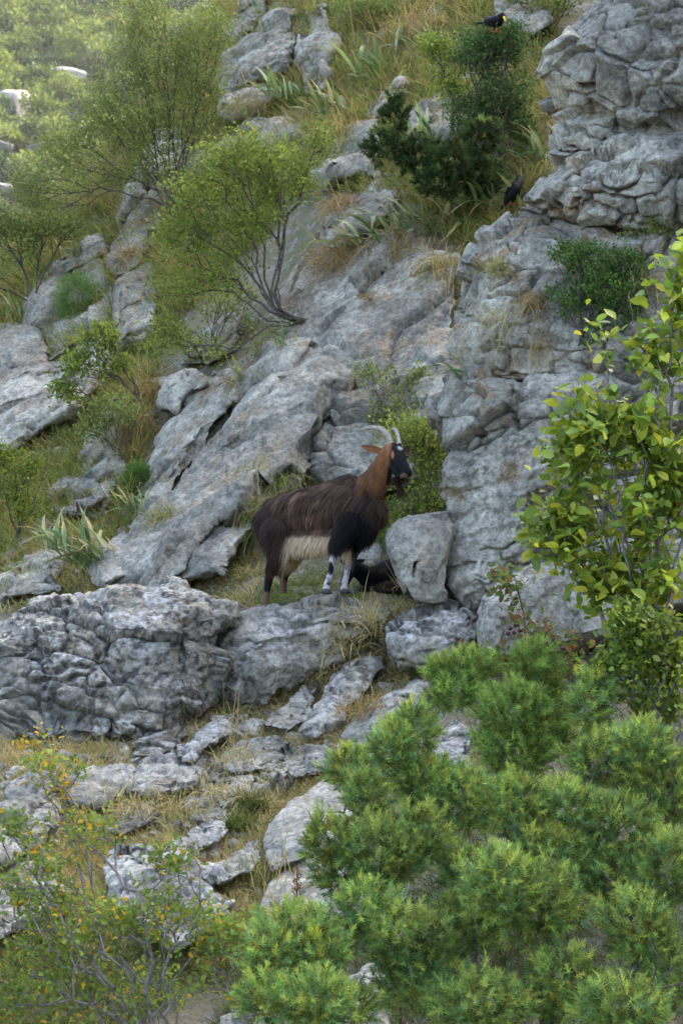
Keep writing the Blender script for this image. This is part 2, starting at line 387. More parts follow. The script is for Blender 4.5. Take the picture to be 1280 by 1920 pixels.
def remesh(v, f, vox, smooth=0):
    me = mesh_of('tmp', v, f); o = link('tmp', me)
    md = o.modifiers.new('r', 'REMESH'); md.mode = 'VOXEL'; md.voxel_size = vox
    if smooth: sm = o.modifiers.new('s', 'SMOOTH'); sm.factor = 0.6; sm.iterations = smooth
    dg = bpy.context.evaluated_depsgraph_get(); ev = o.evaluated_get(dg); m2 = ev.to_mesh()
    vv = np.empty(len(m2.vertices) * 3, np.float32); m2.vertices.foreach_get('co', vv)
    ll = np.empty(len(m2.loops), np.int32); m2.loops.foreach_get('vertex_index', ll)
    ev.to_mesh_clear(); bpy.data.objects.remove(o); bpy.data.meshes.remove(me)
    return vv.reshape(-1, 3).astype(float), ll.reshape(-1, 4)
def rock_mesh(poly, style, D=None, gyp=None, gxp=None, out=0.0, front=None, back=None, vox=None, ang=0.0, seed=1, amp=1.0, edge=None, jag=1.0):
    poly = np.array(poly, float)
    c = poly.mean(0)
    if D is None:
        dd = Dt(poly[:, 0], poly[:, 1]); ok = np.isfinite(dd)
        X = np.stack([np.ones(ok.sum()), poly[ok, 0] - c[0], poly[ok, 1] - c[1]], 1)
        co = np.linalg.lstsq(X, dd[ok], rcond=None)[0]
        D0, gX, gY = co[0], np.clip(co[1], -0.006, 0.006), np.clip(co[2], -0.012, 0.002)
    else: D0, gX, gY = D, 0.0, -0.001
    if gxp is not None: gX = gxp
    if gyp is not None: gY = gyp
    D0 -= out
    mpp = D0 / F
    step = max(4.0, min(10.0, min(np.ptp(poly[:, 0]), np.ptp(poly[:, 1])) / 14))
    x = np.arange(poly[:, 0].min() - step, poly[:, 0].max() + 2 * step, step); y = np.arange(poly[:, 1].min() - step, poly[:, 1].max() + 2 * step, step)
    X, Y = np.meshgrid(x, y); q = np.stack([X.ravel(), Y.ravel()], 1)
    sd, near = poly_dist(q, poly)
    f = grid_faces(len(x), len(y))
    f = f[(sd[f] > 0).sum(1) >= 1]
    q[sd <= 0] = near[sd <= 0]; dist = np.maximum(sd, 0) * mpp
    size = min(np.ptp(poly[:, 0]), np.ptp(poly[:, 1])) * mpp
    tf = front if front is not None else 0.38 * size
    tb = back if back is not None else 0.45 * size
    er = edge if edge is not None else 0.5 * min(size, 0.9)
    k = np.clip(dist / er, 0, 1); prof = np.sqrt(np.maximum(1 - (1 - k) ** 2, 0))
    dpl = D0 + gX * (q[:, 0] - c[0]) + gY * (q[:, 1] - c[1])
    def at(dep): return np.stack([(q[:, 0] - 640) / F * dpl, dep, (960 - q[:, 1]) / F * dpl], 1)
    rim = 0.012
    v = np.concatenate([at(dpl - rim - tf * prof), at(dpl + rim + tb * prof)])
    nq = len(q)
    fe = np.concatenate([f[:, [0, 1]], f[:, [1, 2]], f[:, [2, 3]], f[:, [3, 0]]])
    key = np.sort(fe, 1); _, idx, cnt = np.unique(key[:, 0] * nq + key[:, 1], return_index=True, return_counts=True)
    be = fe[idx[cnt == 1]]
    side = np.stack([be[:, 0], be[:, 1], be[:, 1] + nq, be[:, 0] + nq], 1)
    faces = np.concatenate([f[:, ::-1], f + nq, side])
    u, iv = np.unique(faces, return_inverse=True)
    vx = vox or (0.0145 if D0 < 17 else 0.02)
    v, faces = remesh(v[u], iv.reshape(faces.shape), vx, 2)
    n = vnormals(v, faces)
    if (n * (v - v.mean(0))).sum() < 0: n = -n
    st = dict(STY[style]); kz = float(np.clip(size / 0.7, 0.5, 1.0)); st['bs'] *= kz; st['ss'] *= kz; st['bed'] *= kz
    v, cid = displace(v, n, st, ang, seed, amp * min(1.0, 0.25 + 0.75 * size / 0.7))
    return v, faces, cid
def rock_finish(v, f, kind, seed):
    n = vnormals(v, f)
    if (n * (v - v.mean(0))).sum() < 0: n = -n
    return rock_cols(v, n[:, 2], kind, seed)
def rock(name, label, poly, style='boulder', mat='grey', cat='rock', group=None, **kw):
    v, f, cid = rock_mesh(poly, style, **kw)
    base = v[v[:, 2].argmin()].copy(); base[:2] = v[:, :2].mean(0)
    o = link(name, mesh_of(name, v - base, f, M['rock'], rock_finish(v, f, mat, kw.get('seed', 0)), smooth=False), None, base)
    return tag(o, label, cat, group)
def cliff(name, label, pieces, cat='cliff'):
    root = None
    for poly, style, mat, kw in pieces:
        v, f, cid = rock_mesh(poly, style, **kw)
        cols = rock_finish(v, f, mat, kw.get('seed', 0))
        if root is None:
            b = v[v[:, 2].argmin()]; root = thing(name, b, label, cat)
        fc = cid[f[:, 0]]
        ids, inv, cnt = np.unique(fc, return_inverse=True, return_counts=True)
        big = np.where(cnt >= 150)[0]; cen = np.array([v[f[inv == k]].reshape(-1, 3).mean(0) for k in big])
        for k in np.where(cnt < 150)[0]:
            c0 = v[f[inv == k]].reshape(-1, 3).mean(0); inv[inv == k] = big[((cen - c0) ** 2).sum(1).argmin()]
        for k in big:
            fk = f[inv == k]; u, iv = np.unique(fk, return_inverse=True)
            part('rock_block', v[u], iv.reshape(fk.shape), M['rock'], root, cols[u], smooth=False)
    return root

cliff('limestone_cliff', 'pale fractured limestone cliff of stacked blocks beside the standing goat', [
  ([(822,760),(835,720),(880,703),(960,700),(1010,690),(1060,668),(1130,690),(1200,660),(1380,660),(1380,1130),(1150,1160),(1080,1110),(1000,1085),(930,1105),(905,1145),(860,1130),(825,1090),(838,1010),(830,950),(822,900),(835,840),(830,790)], 'blocky', 'cliff', dict(D=15.95, gyp=-0.0012, gxp=-0.0008, front=0.30, back=0.7, edge=0.22, ang=R(10), seed=3, vox=0.0125)),
  ([(845,560),(868,540),(868,490),(885,470),(905,440),(960,400),(1010,388),(1100,415),(1380,390),(1380,720),(1150,745),(1060,735),(960,725),(890,715),(845,640),(850,600)], 'face', 'cliff', dict(D=16.45, gyp=-0.0016, gxp=-0.0010, front=0.30, back=0.9, edge=0.25, ang=R(-8), seed=12, amp=0.8, vox=0.0125)),
  ([(985,368),(1005,330),(1060,300),(1150,270),(1400,250),(1400,445),(1200,437),(1080,432),(1005,408),(990,392)], 'blocky', 'cliff', dict(D=16.55, gyp=-0.0006, gxp=-0.0012, front=0.42, back=1.0, edge=0.22, ang=R(8), seed=23, vox=0.0125)),
  ([(1022,262),(1038,218),(1120,195),(1200,170),(1400,150),(1400,345),(1150,335),(1060,308),(1025,292)], 'face', 'cliff', dict(D=16.75, gyp=-0.0006, gxp=-0.0012, front=0.36, back=1.0, edge=0.22, ang=R(-20), seed=31, vox=0.0125)),
  ([(1008,195),(1006,160),(1035,100),(1075,50),(1130,-10),(1180,-80),(1420,-140),(1420,260),(1200,250),(1120,205),(1040,214)], 'face', 'cliff', dict(D=16.75, gyp=-0.0010, gxp=-0.0012, front=0.55, back=1.0, edge=0.30, ang=R(-22), seed=44, amp=0.9, vox=0.0125)),
])
rock('boulder', 'smooth square boulder leaning on the cliff beside the lying goat', [(722,1010),(735,985),(765,975),(830,962),(848,1000),(838,1060),(828,1100),(840,1128),(775,1128),(742,1100),(737,1060)], 'boulder', 'boulder', 'boulder', D=15.75, gyp=-0.0010, front=0.22, back=0.4, edge=0.07, seed=5)
rock('boulder', 'large pale clean boulder below the leafy shrub, wedged under the cliff', [(897,1165),(910,1120),(940,1090),(1000,1065),(1080,1050),(1150,1060),(1180,1150),(1120,1215),(1020,1225),(950,1235),(905,1230)], 'boulder', 'boulder', 'boulder', D=15.25, gyp=-0.001, front=0.25, back=0.5, edge=0.12, seed=6)
rock('rock_block', 'dark angular block wedged below the square boulder', [(713,1200),(738,1145),(770,1130),(840,1130),(895,1145),(905,1200),(900,1250),(800,1260),(740,1262)], 'rugged', 'lichen', D=15.45, front=0.2, back=0.4, seed=7)
rock('ledge_rock', 'grey ledge rock the standing goat has its front hooves on', [(400,1215),(410,1190),(440,1165),(500,1143),(545,1134),(600,1117),(650,1112),(700,1120),(748,1130),(742,1165),(660,1210),(640,1245),(570,1270),(530,1310),(470,1330),(400,1310),(392,1260)], 'ledge', 'grey', D=15.75, gyp=-0.0016, front=0.28, back=0.45, edge=0.3, ang=R(-20), seed=8, amp=0.7, vox=0.0125)
rock('lichen_rock', 'massive lichen stained rock with white crusted top below the slab', [(-60,1190),(10,1152),(40,1122),(90,1112),(170,1090),(240,1085),(300,1090),(370,1096),(395,1108),(455,1122),(468,1140),(462,1165),(420,1190),(410,1215),(425,1260),(400,1310),(340,1345),(330,1390),(240,1410),(230,1450),(100,1435),(0,1470),(-80,1470)], 'ledge', 'lichen', D=15.5, gyp=-0.0014, front=0.42, back=0.7, edge=0.3, ang=R(-14), seed=9, amp=1.0, vox=0.012)
# slabs behind
rock('rock_slab', 'broad smooth slab above the goat under the overhanging bush', [(470,690),(500,620),(505,565),(530,520),(575,470),(620,440),(680,380),(700,330),(770,330),(810,400),(830,450),(880,470),(890,560),(870,620),(880,720),(850,800),(700,790),(640,760),(560,740)], 'slab', 'slab', front=0.35, back=0.5, out=0.15, edge=0.5, ang=R(-40), seed=10)
rock('rock_slab', 'long ribbed slab slanting down to the lichen rock behind the goat', [(205,1095),(240,1000),(300,960),(310,900),(360,830),(430,735),(500,645),(560,615),(640,640),(665,700),(630,760),(600,810),(570,870),(520,940),(500,1000),(455,1035),(450,1085),(400,1108),(300,1125)], 'slab', 'slab', front=0.45, back=0.5, out=0.35, edge=0.6, ang=R(-45), seed=13)
rock('rock_rib', 'narrow slanting rib left of the ribbed slab above the round cushion plant', [(262,870),(300,800),(340,740),(400,700),(470,690),(480,720),(430,760),(380,830),(330,900),(300,965),(255,965)], 'slab', 'slab', out=0.25, front=0.2, seed=14, ang=R(-45))
rock('rock_block', 'small pale block at the head of the slanting rib', [(298,765),(305,712),(340,690),(380,698),(395,722),(350,745),(330,775)], 'boulder', 'slab', out=0.35, seed=15)
rock('cracked_rock', 'cracked blocky rock right above the back of the standing goat', [(540,900),(560,840),(590,790),(620,750),(660,690),(720,700),(770,770),(800,860),(750,915),(640,930)], 'blocky', 'slab', out=0.15, front=0.3, back=0.4, seed=16)
rock('rock_slab', 'grey slab in shade behind the rump of the goat', [(470,1110),(450,1030),(490,950),(560,880),(700,880),(740,1000),(700,1080),(600,1105)], 'slab', 'slab', out=-0.15, front=0.15, seed=17)
rock('rock_ridge', 'long jagged ridge of rock crossing the slope behind the overhanging bush', [(200,440),(220,380),(250,330),(290,290),(320,300),(400,250),(470,225),(540,230),(570,262),(480,300),(400,330),(340,350),(305,430),(275,480),(230,530),(200,490)], 'slab', 'slab', out=0.25, front=0.25, seed=18, ang=R(-40))
rock('rock_slab', 'pale upright slab under the twigs of the overhanging bush', [(195,570),(220,505),(290,480),(310,560),(275,645),(220,660)], 'slab', 'slab', out=0.2, front=0.2, seed=19)
rock('rock_slab', 'rounded shoulder of rock carrying the larger round cushion plant', [(18,605),(60,550),(120,505),(190,480),(215,510),(230,570),(180,645),(130,665),(100,695),(40,630)], 'slab', 'slab', out=0.2, front=0.25, seed=20, ang=R(-35))
rock('rock_wall', 'tall grey rock face below the larger round cushion plant', [(-60,640),(20,600),(70,620),(110,690),(140,645),(210,610),(220,690),(150,770),(60,810),(0,870),(-60,860)], 'slab', 'slab', out=0.3, front=0.3, seed=21, ang=R(-60))
rock('rock_outcrop', 'low stepped outcrop between green scrub and the smaller cushion plant', [(78,925),(110,895),(160,870),(190,825),(198,772),(232,780),(240,880),(215,955),(160,980),(95,965)], 'rugged', 'slab', out=0.2, front=0.2, seed=22)
rock('rock_outcrop', 'shaded outcrop beside the sword leaved clump above the lichen rock', [(-40,1100),(20,1010),(80,965),(130,1000),(120,1110),(0,1130)], 'rugged', 'slab', out=0.2, seed=24)
rock('rock_outcrop', 'small rock under the sword leaved clump above the lichen rock', [(170,1090),(190,1020),(225,985),(262,1000),(250,1060),(215,1110)], 'slab', 'slab', out=0.35, seed=25)
rock('crag', 'knobbly grey crag with a deep dark crack at its side', [(398,140),(430,92),(470,72),(515,12),(550,0),(562,60),(548,130),(505,152),(470,165),(420,195),(400,175)], 'rugged', 'slab', out=0.3, front=0.3, seed=26, amp=0.8)
rock('crag', 'tall narrow grey crag across the dark crack from the knobbly one', [(552,105),(565,20),(612,5),(645,80),(628,140),(605,178),(560,185)], 'slab', 'slab', out=0.25, seed=27)
rock('rock_outcrop', 'grey outcrop at the foot of the knobbly crag', [(396,205),(415,160),(500,145),(545,165),(490,215),(430,240)], 'rugged', 'slab', out=0.3, seed=28, amp=0.8)
rock('rock_outcrop', 'split outcrop beside the top of the knobbly crag', [(412,65),(440,8),(480,-40),(535,-30),(490,50),(430,85)], 'rugged', 'slab', out=0.2, seed=29, amp=0.8)
rock('rock_outcrop', 'pale rounded outcrop left of the dark juniper', [(583,335),(600,300),(640,270),(660,232),(705,225),(715,330),(640,340),(610,345)], 'slab', 'slab', out=0.3, seed=30)
rock('rock_outcrop', 'narrow pale rock just above the dark juniper', [(676,218),(700,180),(750,142),(775,165),(730,215),(690,230)], 'slab', 'slab', out=0.3, seed=32)
rock('rock_outcrop', 'grey rock half hidden behind the dark juniper', [(755,240),(800,192),(880,178),(895,235),(830,270),(770,280)], 'slab', 'slab', out=0.3, seed=33)
rock('rock_outcrop', 'grey rock beside the perched yellow billed bird', [(915,20),(940,-15),(1000,-10),(1040,40),(1000,70),(950,60)], 'slab', 'slab', out=0.3, seed=34)
rock('rock_slab', 'smooth slab between the sword leaved plants and the pale rounded outcrop', [(590,440),(640,380),(700,345),(760,350),(740,400),(680,440),(620,470)], 'slab', 'slab', out=0.4, seed=35)
# lower rocks
LOW = 'rough grey rock'
rock('field_rock', 'rough grey rock with a dark hollow beside dry bracken', [(560,1385),(598,1310),(600,1290),(640,1240),(690,1218),(722,1235),(708,1285),(662,1315),(640,1355),(595,1392)], 'rugged', 'grey', out=0.25, seed=51, amp=0.8)
rock('field_rock', 'long pale rock slanting down into the juniper tips', [(635,1395),(660,1355),(700,1320),(760,1270),(805,1262),(800,1330),(750,1370),(755,1450),(700,1475),(645,1445)], 'rugged', 'grey', out=0.2, seed=52, amp=0.7)
rock('field_rock', 'smooth slanting boulder above the tall dry stalks', [(486,1590),(500,1540),(540,1500),(600,1455),(640,1448),(690,1500),(660,1570),(580,1612),(500,1640)], 'boulder', 'boulder', out=0.3, seed=53)
rock('field_rock', 'rounded boulder behind the brown seed spike', [(465,1725),(500,1650),(540,1612),(600,1597),(690,1615),(700,1710),(570,1790),(470,1770)], 'boulder', 'boulder', out=0.25, seed=54)
rock('karst_rock', 'white pitted karst rock behind the thorny shrub', [(185,1630),(192,1592),(270,1583),(330,1590),(378,1610),(402,1650),(435,1690),(410,1750),(330,1775),(250,1730),(195,1690)], 'karst', 'karst', out=0.3, seed=55)
rock('field_rock', 'grey rock with an eroded top beside the yellow leaved twigs', [(-50,1545),(10,1482),(60,1440),(115,1448),(140,1500),(100,1570),(20,1610),(-60,1615)], 'rugged', 'grey', out=0.3, seed=56)
rock('field_rock', 'flat white topped rock right of the karst rock', [(370,1630),(430,1602),(485,1573),(500,1612),(445,1648),(390,1665)], 'karst', 'karst', out=0.25, seed=57)
rock('field_rock', 'low whitish rock in straw grass above the karst rock', [(315,1590),(365,1548),(430,1528),(435,1560),(375,1600)], 'karst', 'karst', out=0.22, seed=58)
rock('field_rock', 'curved grey rock among dry grass above the green heath tuft', [(380,1505),(425,1458),(475,1455),(470,1492),(420,1520)], 'rugged', 'grey', out=0.22, seed=59)
rock('field_rock', 'low grey rock below the ledge rock in straw grass', [(480,1360),(520,1325),(575,1315),(590,1345),(540,1375)], 'rugged', 'grey', out=0.22, seed=60)
rock('field_rock', 'pale rock at the foot of the juniper seen through a gap', [(640,1850),(700,1805),(745,1850),(740,1935),(650,1940)], 'boulder', 'boulder', out=0.3, seed=61)
rock('field_rock', 'pale rock behind the juniper plumes beside bare red twigs', [(795,1410),(850,1345),(890,1365),(885,1440),(810,1455)], 'rugged', 'grey', out=0.3, seed=62)
rock('field_rock', 'angular tilted rock below the lichen rock, top of a rubble pile', [(330,1400),(400,1345),(440,1335),(430,1380),(370,1425),(335,1430)], 'karst', 'karst', out=0.3, seed=63, amp=0.6)
rock('field_rock', 'broad broken rock under the rubble pile', [(230,1480),(260,1425),(340,1405),(400,1420),(380,1470),(300,1500)], 'rugged', 'grey', out=0.25, seed=64)
rock('field_rock', 'slanted bluish rock in the rubble between dry grass', [(400,1430),(440,1385),(520,1380),(560,1400),(520,1440),(440,1455)], 'rugged', 'grey', out=0.2, seed=65)
rock('field_rock', 'grey rock under the straw coloured grass bank', [(330,1560),(360,1500),(400,1510),(390,1550)], 'rugged', 'grey', out=0.15, seed=66)
rock('field_rock', 'pale stone low among the thorny shrub stems', [(400,1930),(440,1880),(520,1880),(560,1930),(520,1970),(420,1970)], 'karst', 'karst', out=0.3, seed=67)
rock('field_rock', 'shadowed rock by the edge of the thorny shrub', [(-40,1720),(0,1620),(60,1610),(110,1650),(90,1720),(0,1760)], 'rugged', 'grey', out=0.2, seed=68)
rock('field_rock', 'pale rock between the eroded rock and the rubble', [(120,1475),(175,1432),(255,1438),(262,1482),(190,1512),(130,1510)], 'rugged', 'grey', out=0.22, seed=71)
rock('field_rock', 'flat grey rock in the golden grass above the karst rock', [(150,1555),(230,1505),(300,1500),(310,1535),(230,1570)], 'rugged', 'grey', out=0.2, seed=72)
rock('field_rock', 'pale blocky rock above the smooth slanting boulder', [(500,1455),(540,1405),(610,1392),(640,1420),(590,1455),(520,1480)], 'rugged', 'grey', out=0.22, seed=73)
rock('field_rock', 'dark seamed rock tucked under the edge of the lichen rock', [(240,1420),(270,1360),(330,1345),(360,1380),(300,1420)], 'rugged', 'lichen', out=0.22, seed=74)
rock('field_rock', 'low seamed rock between the straw tufts', [(330,1510),(380,1480),(440,1500),(430,1535),(360,1545)], 'rugged', 'grey', out=0.18, seed=75)
rock('field_rock', 'rock with a hollow beside the golden gully tuft', [(520,1340),(560,1290),(600,1270),(600,1320),(560,1360)], 'rugged', 'grey', out=0.2, seed=76)
rock('rock_outcrop', 'grey outcrop under the tall olive bush', [(240,330),(260,280),(300,240),(350,230),(345,270),(300,310)], 'slab', 'slab', out=0.3, seed=77)
rock('rock_outcrop', 'weathered outcrop under the brownish low bush', [(60,520),(110,470),(190,440),(210,470),(150,500),(90,540)], 'slab', 'slab', out=0.2, seed=78)
rock('rock_outcrop', 'broad grey outcrop in the grass under the patchy shrub', [(330,690),(360,620),(430,590),(470,610),(440,660),(380,690)], 'slab', 'slab', out=0.2, seed=79)
rock('rock_outcrop', 'slanting outcrop on the slope beneath the feathery bush', [(150,860),(180,790),(240,740),(262,770),(230,830),(190,880)], 'slab', 'slab', out=0.15, seed=80)
# ------------------------------------------------------------------ loose stones
def stone_mesh(seed):
    r = np.random.default_rng(seed)
    th = []
    n = 14
    u = np.linspace(0, math.pi, n); w_ = np.linspace(0, 2 * math.pi, 2 * n, endpoint=False)
    U, W = np.meshgrid(u, w_, indexing='ij')
    d = np.stack([np.sin(U) * np.cos(W), np.sin(U) * np.sin(W), np.cos(U)], -1).reshape(-1, 3)
    nr = r.normal(size=(11, 3)); nr /= np.linalg.norm(nr, axis=1, keepdims=True); off = r.uniform(0.55, 1.0, 11)
    dt = d @ nr.T
    rad = np.min(np.where(dt > 0.05, off / np.maximum(dt, 0.05), 9), 1); rad = np.minimum(rad, 1.25)
    v = d * rad[:, None] * (1 + 0.10 * fbm(d * 2.3 + seed, 4, seed))[:, None] * np.array([1.0, 0.8, 0.62])
    a = (np.arange(n - 1)[:, None] * 2 * n); k = np.arange(2 * n)[None]; k2 = (k + 1) % (2 * n)
    f = np.stack([a + k, a + 2 * n + k, a + 2 * n + k2, a + k2], -1).reshape(-1, 4)
    nz = v[:, 2] / (np.linalg.norm(v, axis=1) + 1e-9)
    return mesh_of('stone', v, f, M['rock'], rock_cols(v * 0.12 + seed * 3.1, nz, ('grey', 'karst', 'lichen')[seed % 3], seed), smooth=False)
stones = [stone_mesh(k) for k in range(9)]
def ray(px, py):
    dg = bpy.context.evaluated_depsgraph_get()
    d = Vector(((px - 640) / F, 1, (960 - py) / F)).normalized()
    ok, loc, n, idx, ob, mx = sc.ray_cast(dg, Vector((0, 0, 0)), d)
    return (np.array(loc), np.array(n), ob) if ok else (None, None, None)
bpy.context.view_layer.update()
def in_poly(px, py, poly):
    return poly_dist(np.array([[px, py]], float), np.array(poly, float))[0][0] > 0
stone_zones = [  # polygon, count, size range in photograph pixels, label, group
  ([(230,1380),(420,1340),(580,1370),(600,1450),(430,1480),(250,1500)], 60, (10, 30), 'loose grey stone in the rubble below the lichen rock', 'stones of the rubble below the lichen rock'),
  ([(0,1430),(240,1400),(240,1480),(0,1480)], 26, (10, 30), 'loose stone at the foot of the lichen rock', 'stones at the foot of the lichen rock'),
  ([(160,1500),(500,1480),(480,1640),(180,1620)], 34, (9, 26), 'loose stone in the straw grass above the karst rock', 'stones in the straw grass'),
  ([(570,1230),(800,1200),(820,1300),(660,1420),(560,1430)], 34, (9, 26), 'loose stone on the dry slope below the ledge rock', 'stones below the ledge rock'),
  ([(0,1460),(180,1440),(190,1600),(0,1660)], 30, (10, 28), 'loose stone beside the rock with the eroded top', 'stones beside the eroded rock'),
  ([(400,1640),(500,1620),(480,1800),(380,1780)], 16, (9, 24), 'loose stone at the foot of the rounded boulder', 'stones at the foot of the rounded boulder'),
  ([(0,1060),(210,980),(470,1000),(470,1120),(210,1090)], 16, (8, 18), 'loose stone on the slope behind the lichen rock', 'stones behind the lichen rock'),
  ([(100,700),(300,650),(300,860),(120,960)], 22, (10, 26), 'weathered stone on the grassy slope below the cushion plant', 'stones on the grassy slope'),
  ([(420,220),(700,160),(900,30),(960,200),(700,380),(560,320)], 30, (8, 22), 'weathered stone among the upper slope grass', 'stones on the upper slope'),
]
for poly, n, (s0, s1), lab, grp in stone_zones:
    pa = np.array(poly, float); k = 0; tries = 0
    while k < n and tries < n * 12:
        tries += 1
        px, py = rng.uniform(pa[:, 0].min(), pa[:, 0].max()), rng.uniform(pa[:, 1].min(), pa[:, 1].max())
        if not in_poly(px, py, poly): continue
        loc, nr, ob = ray(px, py)
        if loc is None or not ob.name.startswith('hillside'): continue
        sz = rng.uniform(s0, s1) * rng.uniform(0.6, 1) * loc[1] / F
        o = link('stone', stones[rng.integers(9)], None, loc + np.array([0, 0.2 * sz, 0.1 * sz]))
        o.scale = (sz * rng.uniform(0.8, 1.5), sz, sz * rng.uniform(0.7, 1.2)); o.rotation_euler = (rng.uniform(-.5, .5), rng.uniform(-.5, .5), rng.uniform(0, 6.3))
        tag(o, lab, 'stone', grp); k += 1

# ------------------------------------------------------------------ plants: building blocks
def unit(a): return a / (np.linalg.norm(a, axis=-1, keepdims=True) + 1e-12)
def frames(d, roll):
    """rotation matrices whose x axis is d"""
    up = np.where(np.abs(d[:, 2:3]) > 0.95, np.array([[1.0, 0, 0]]), np.array([[0, 0, 1.0]]))
    s = unit(np.cross(up, d)); t = np.cross(d, s)
    c, n = np.cos(roll)[:, None], np.sin(roll)[:, None]
    return np.stack([d, s * c + t * n, -s * n + t * c], 2)
def leaf_shape(curl, fold, asym):
    t = np.array([0.14, 0.32, 0.52, 0.72, 0.88]); w_ = np.array([0.14, 0.25, 0.29, 0.22, 0.10]); v = [(0, 0, 0)]; f = []
    for k in range(5):
        z = -curl * t[k] ** 2 + 0.03 * math.sin(7 * t[k])
        v += [(t[k] + 0.02 * (k % 2), -w_[k] * (1 + asym), z + fold * w_[k]), (t[k], 0, z), (t[k] - 0.02 * (k % 2), w_[k] * (1 - asym), z + fold * w_[k] * 0.8)]
    v.append((1, 0.03 * asym, -curl))
    f += [(0, 1, 2), (0, 2, 3), (13, 16, 14), (14, 16, 15)]
    for k in range(4):
        o = 1 + 3 * k; f += [(o, o+3, o+1), (o+1, o+3, o+4), (o+1, o+4, o+2), (o+2, o+4, o+5)]
    return np.array(v, float), np.array(f)
LEAF = leaf_shape(0.18, 0.3, 0.06)
LEAVES = [leaf_shape(c, f_, a_) for c, f_, a_ in ((0.12, 0.25, 0.05), (0.35, 0.5, -0.08), (-0.15, 0.3, 0.1), (0.5, 0.2, 0.0), (0.2, 0.8, -0.05))]
LEAFS = (np.array([(0, 0, 0), (0.5, -0.3, 0.06), (1, 0, 0), (0.5, 0.3, 0.06)]), np.array([(0, 1, 2), (0, 2, 3)]))
NEED = (np.array([(0, -0.06, 0), (0, 0.06, 0), (1, 0, 0)]), np.array([(0, 1, 2)]))
def scatter(tmpl, pos, d, size, cols, roll=None, tipcol=None, r=rng):
    tv, tf = tmpl; n = len(pos)
    Rm = frames(unit(d), roll if roll is not None else r.uniform(-1.2, 1.2, n))
    v = pos[:, None, :] + np.einsum('nij,kj->nki', Rm, tv) * np.reshape(size, (-1, 1, 1))
    f = tf[None] + (np.arange(n) * len(tv))[:, None, None]
    c = np.repeat(cols[:, None, :], len(tv), 1)
    if tipcol is not None: c[:, -1] = tipcol
    return v.reshape(-1, 3), f.reshape(-1, tf.shape[1]), c.reshape(-1, 3)
def palette(pal, n, r=rng, jit=0.18):
    pal = np.array(pal, float); c = pal[r.integers(len(pal), size=n)]
    return np.clip(c * np.array([1.03, 1.03, 0.82]) * r.uniform(1 - jit, 1 + jit, (n, 1)) * r.uniform(0.93, 1.07, (n, 3)), 0, 1)
def tubes(A, B, ra, rb, k=5):
    d = unit(B - A); Rm = frames(d, np.zeros(len(A)))
    a = np.arange(k) * 2 * math.pi / k; ring = np.stack([0 * a, np.cos(a), np.sin(a)], 1)
    e = np.einsum('nij,kj->nki', Rm, ring)
    v = np.concatenate([A[:, None] + e * ra[:, None, None], B[:, None] + e * rb[:, None, None]], 1).reshape(-1, 3)
    i = np.arange(k); j = (i + 1) % k
    f = np.stack([i, j, j + k, i + k], 1)[None] + (np.arange(len(A)) * 2 * k)[:, None, None]
    return v, f.reshape(-1, 4)
def skeleton(base, tips, d0, seg=0.08, wig=0.25, rtip=0.0016, pw=0.48, r=rng, reuse=0.25, tl=0.7):
    """greedy branching: every tip joins the nearest node already grown; radii follow the number of tips carried"""
    N = [np.array(base, float)]; par = [-1]; dirs = [unit(np.array(d0, float))]; dist = [0.0]
    order = np.argsort(np.linalg.norm(tips - N[0], axis=1)); ends = []
    for t in tips[order]:
        Na = np.array(N); dv = t - Na; L = np.linalg.norm(dv, axis=1)
        cosn = (dv * np.array(dirs)).sum(1) / (L + 1e-9)
        cost = L * (1.25 - 0.45 * cosn) + reuse * np.array(dist)
        j = int(cost.argmin()); L = L[j]; m = max(1, int(L / seg))
        p0, t0 = N[j], dirs[j] * L * (tl if dist[j] < 0.25 else 0.7); last = j
        t1 = (t - p0) * 0.6 + np.array([0, 0, 0.25 * L])
        pv = p0
        for k in range(1, m + 1):
            u = k / m; h = 2*u**3 - 3*u*u + 1, u**3 - 2*u*u + u, -2*u**3 + 3*u*u, u**3 - u*u
            q = h[0]*p0 + h[1]*t0 + h[2]*t + h[3]*t1
            if k < m: q = q + r.normal(size=3) * wig * seg * 0.5
            N.append(q); par.append(last); dirs.append(unit(q - pv)); dist.append(dist[last] + np.linalg.norm(q - pv)); last = len(N) - 1; pv = q
        ends.append(last)
    N = np.array(N); par = np.array(par); w_ = np.zeros(len(N)); w_[ends] = 1
    for i in range(len(N) - 1, 0, -1): w_[par[i]] += w_[i]
    rad = rtip * np.maximum(w_, 1) ** pw
    i = np.arange(1, len(N))
    return N, par, rad, np.array(ends), np.array(dirs), w_
def lobe_points(lobes, n, D, shell=0.55, r=rng):
    """random points in ellipsoids given in photograph pixels: (px, py, rx, ry, depth offset m, depth radius m)"""
    vol = np.array([l[2] * l[3] for l in lobes], float); pick = r.choice(len(lobes), n, p=vol / vol.sum())
    L = np.array([(tuple(l) + (0, None))[:6] if len(l) < 6 else l for l in lobes], dtype=object)
    u = unit(r.normal(size=(n, 3))) * (shell + (1 - shell) * r.uniform(0, 1, (n, 1))) ** 0.7
    u *= r.uniform(0.25, 1, (n, 1)) ** (1 / 3) if shell < 0.5 else 1
    px = np.array([L[k][0] for k in pick], float) + u[:, 0] * np.array([L[k][2] for k in pick], float)
    py = np.array([L[k][1] for k in pick], float) - u[:, 2] * np.array([L[k][3] for k in pick], float)
    dd = np.array([D + (L[k][4] or 0) for k in pick], float)
    dr = np.array([L[k][5] if L[k][5] is not None else 0.8 * L[k][2] * D / F for k in pick], float)
    dep = dd + u[:, 1] * dr
    c = np.stack([(px - 640) / F * dd, dep, (960 - py) / F * dd], 1)
    return c, u, pick
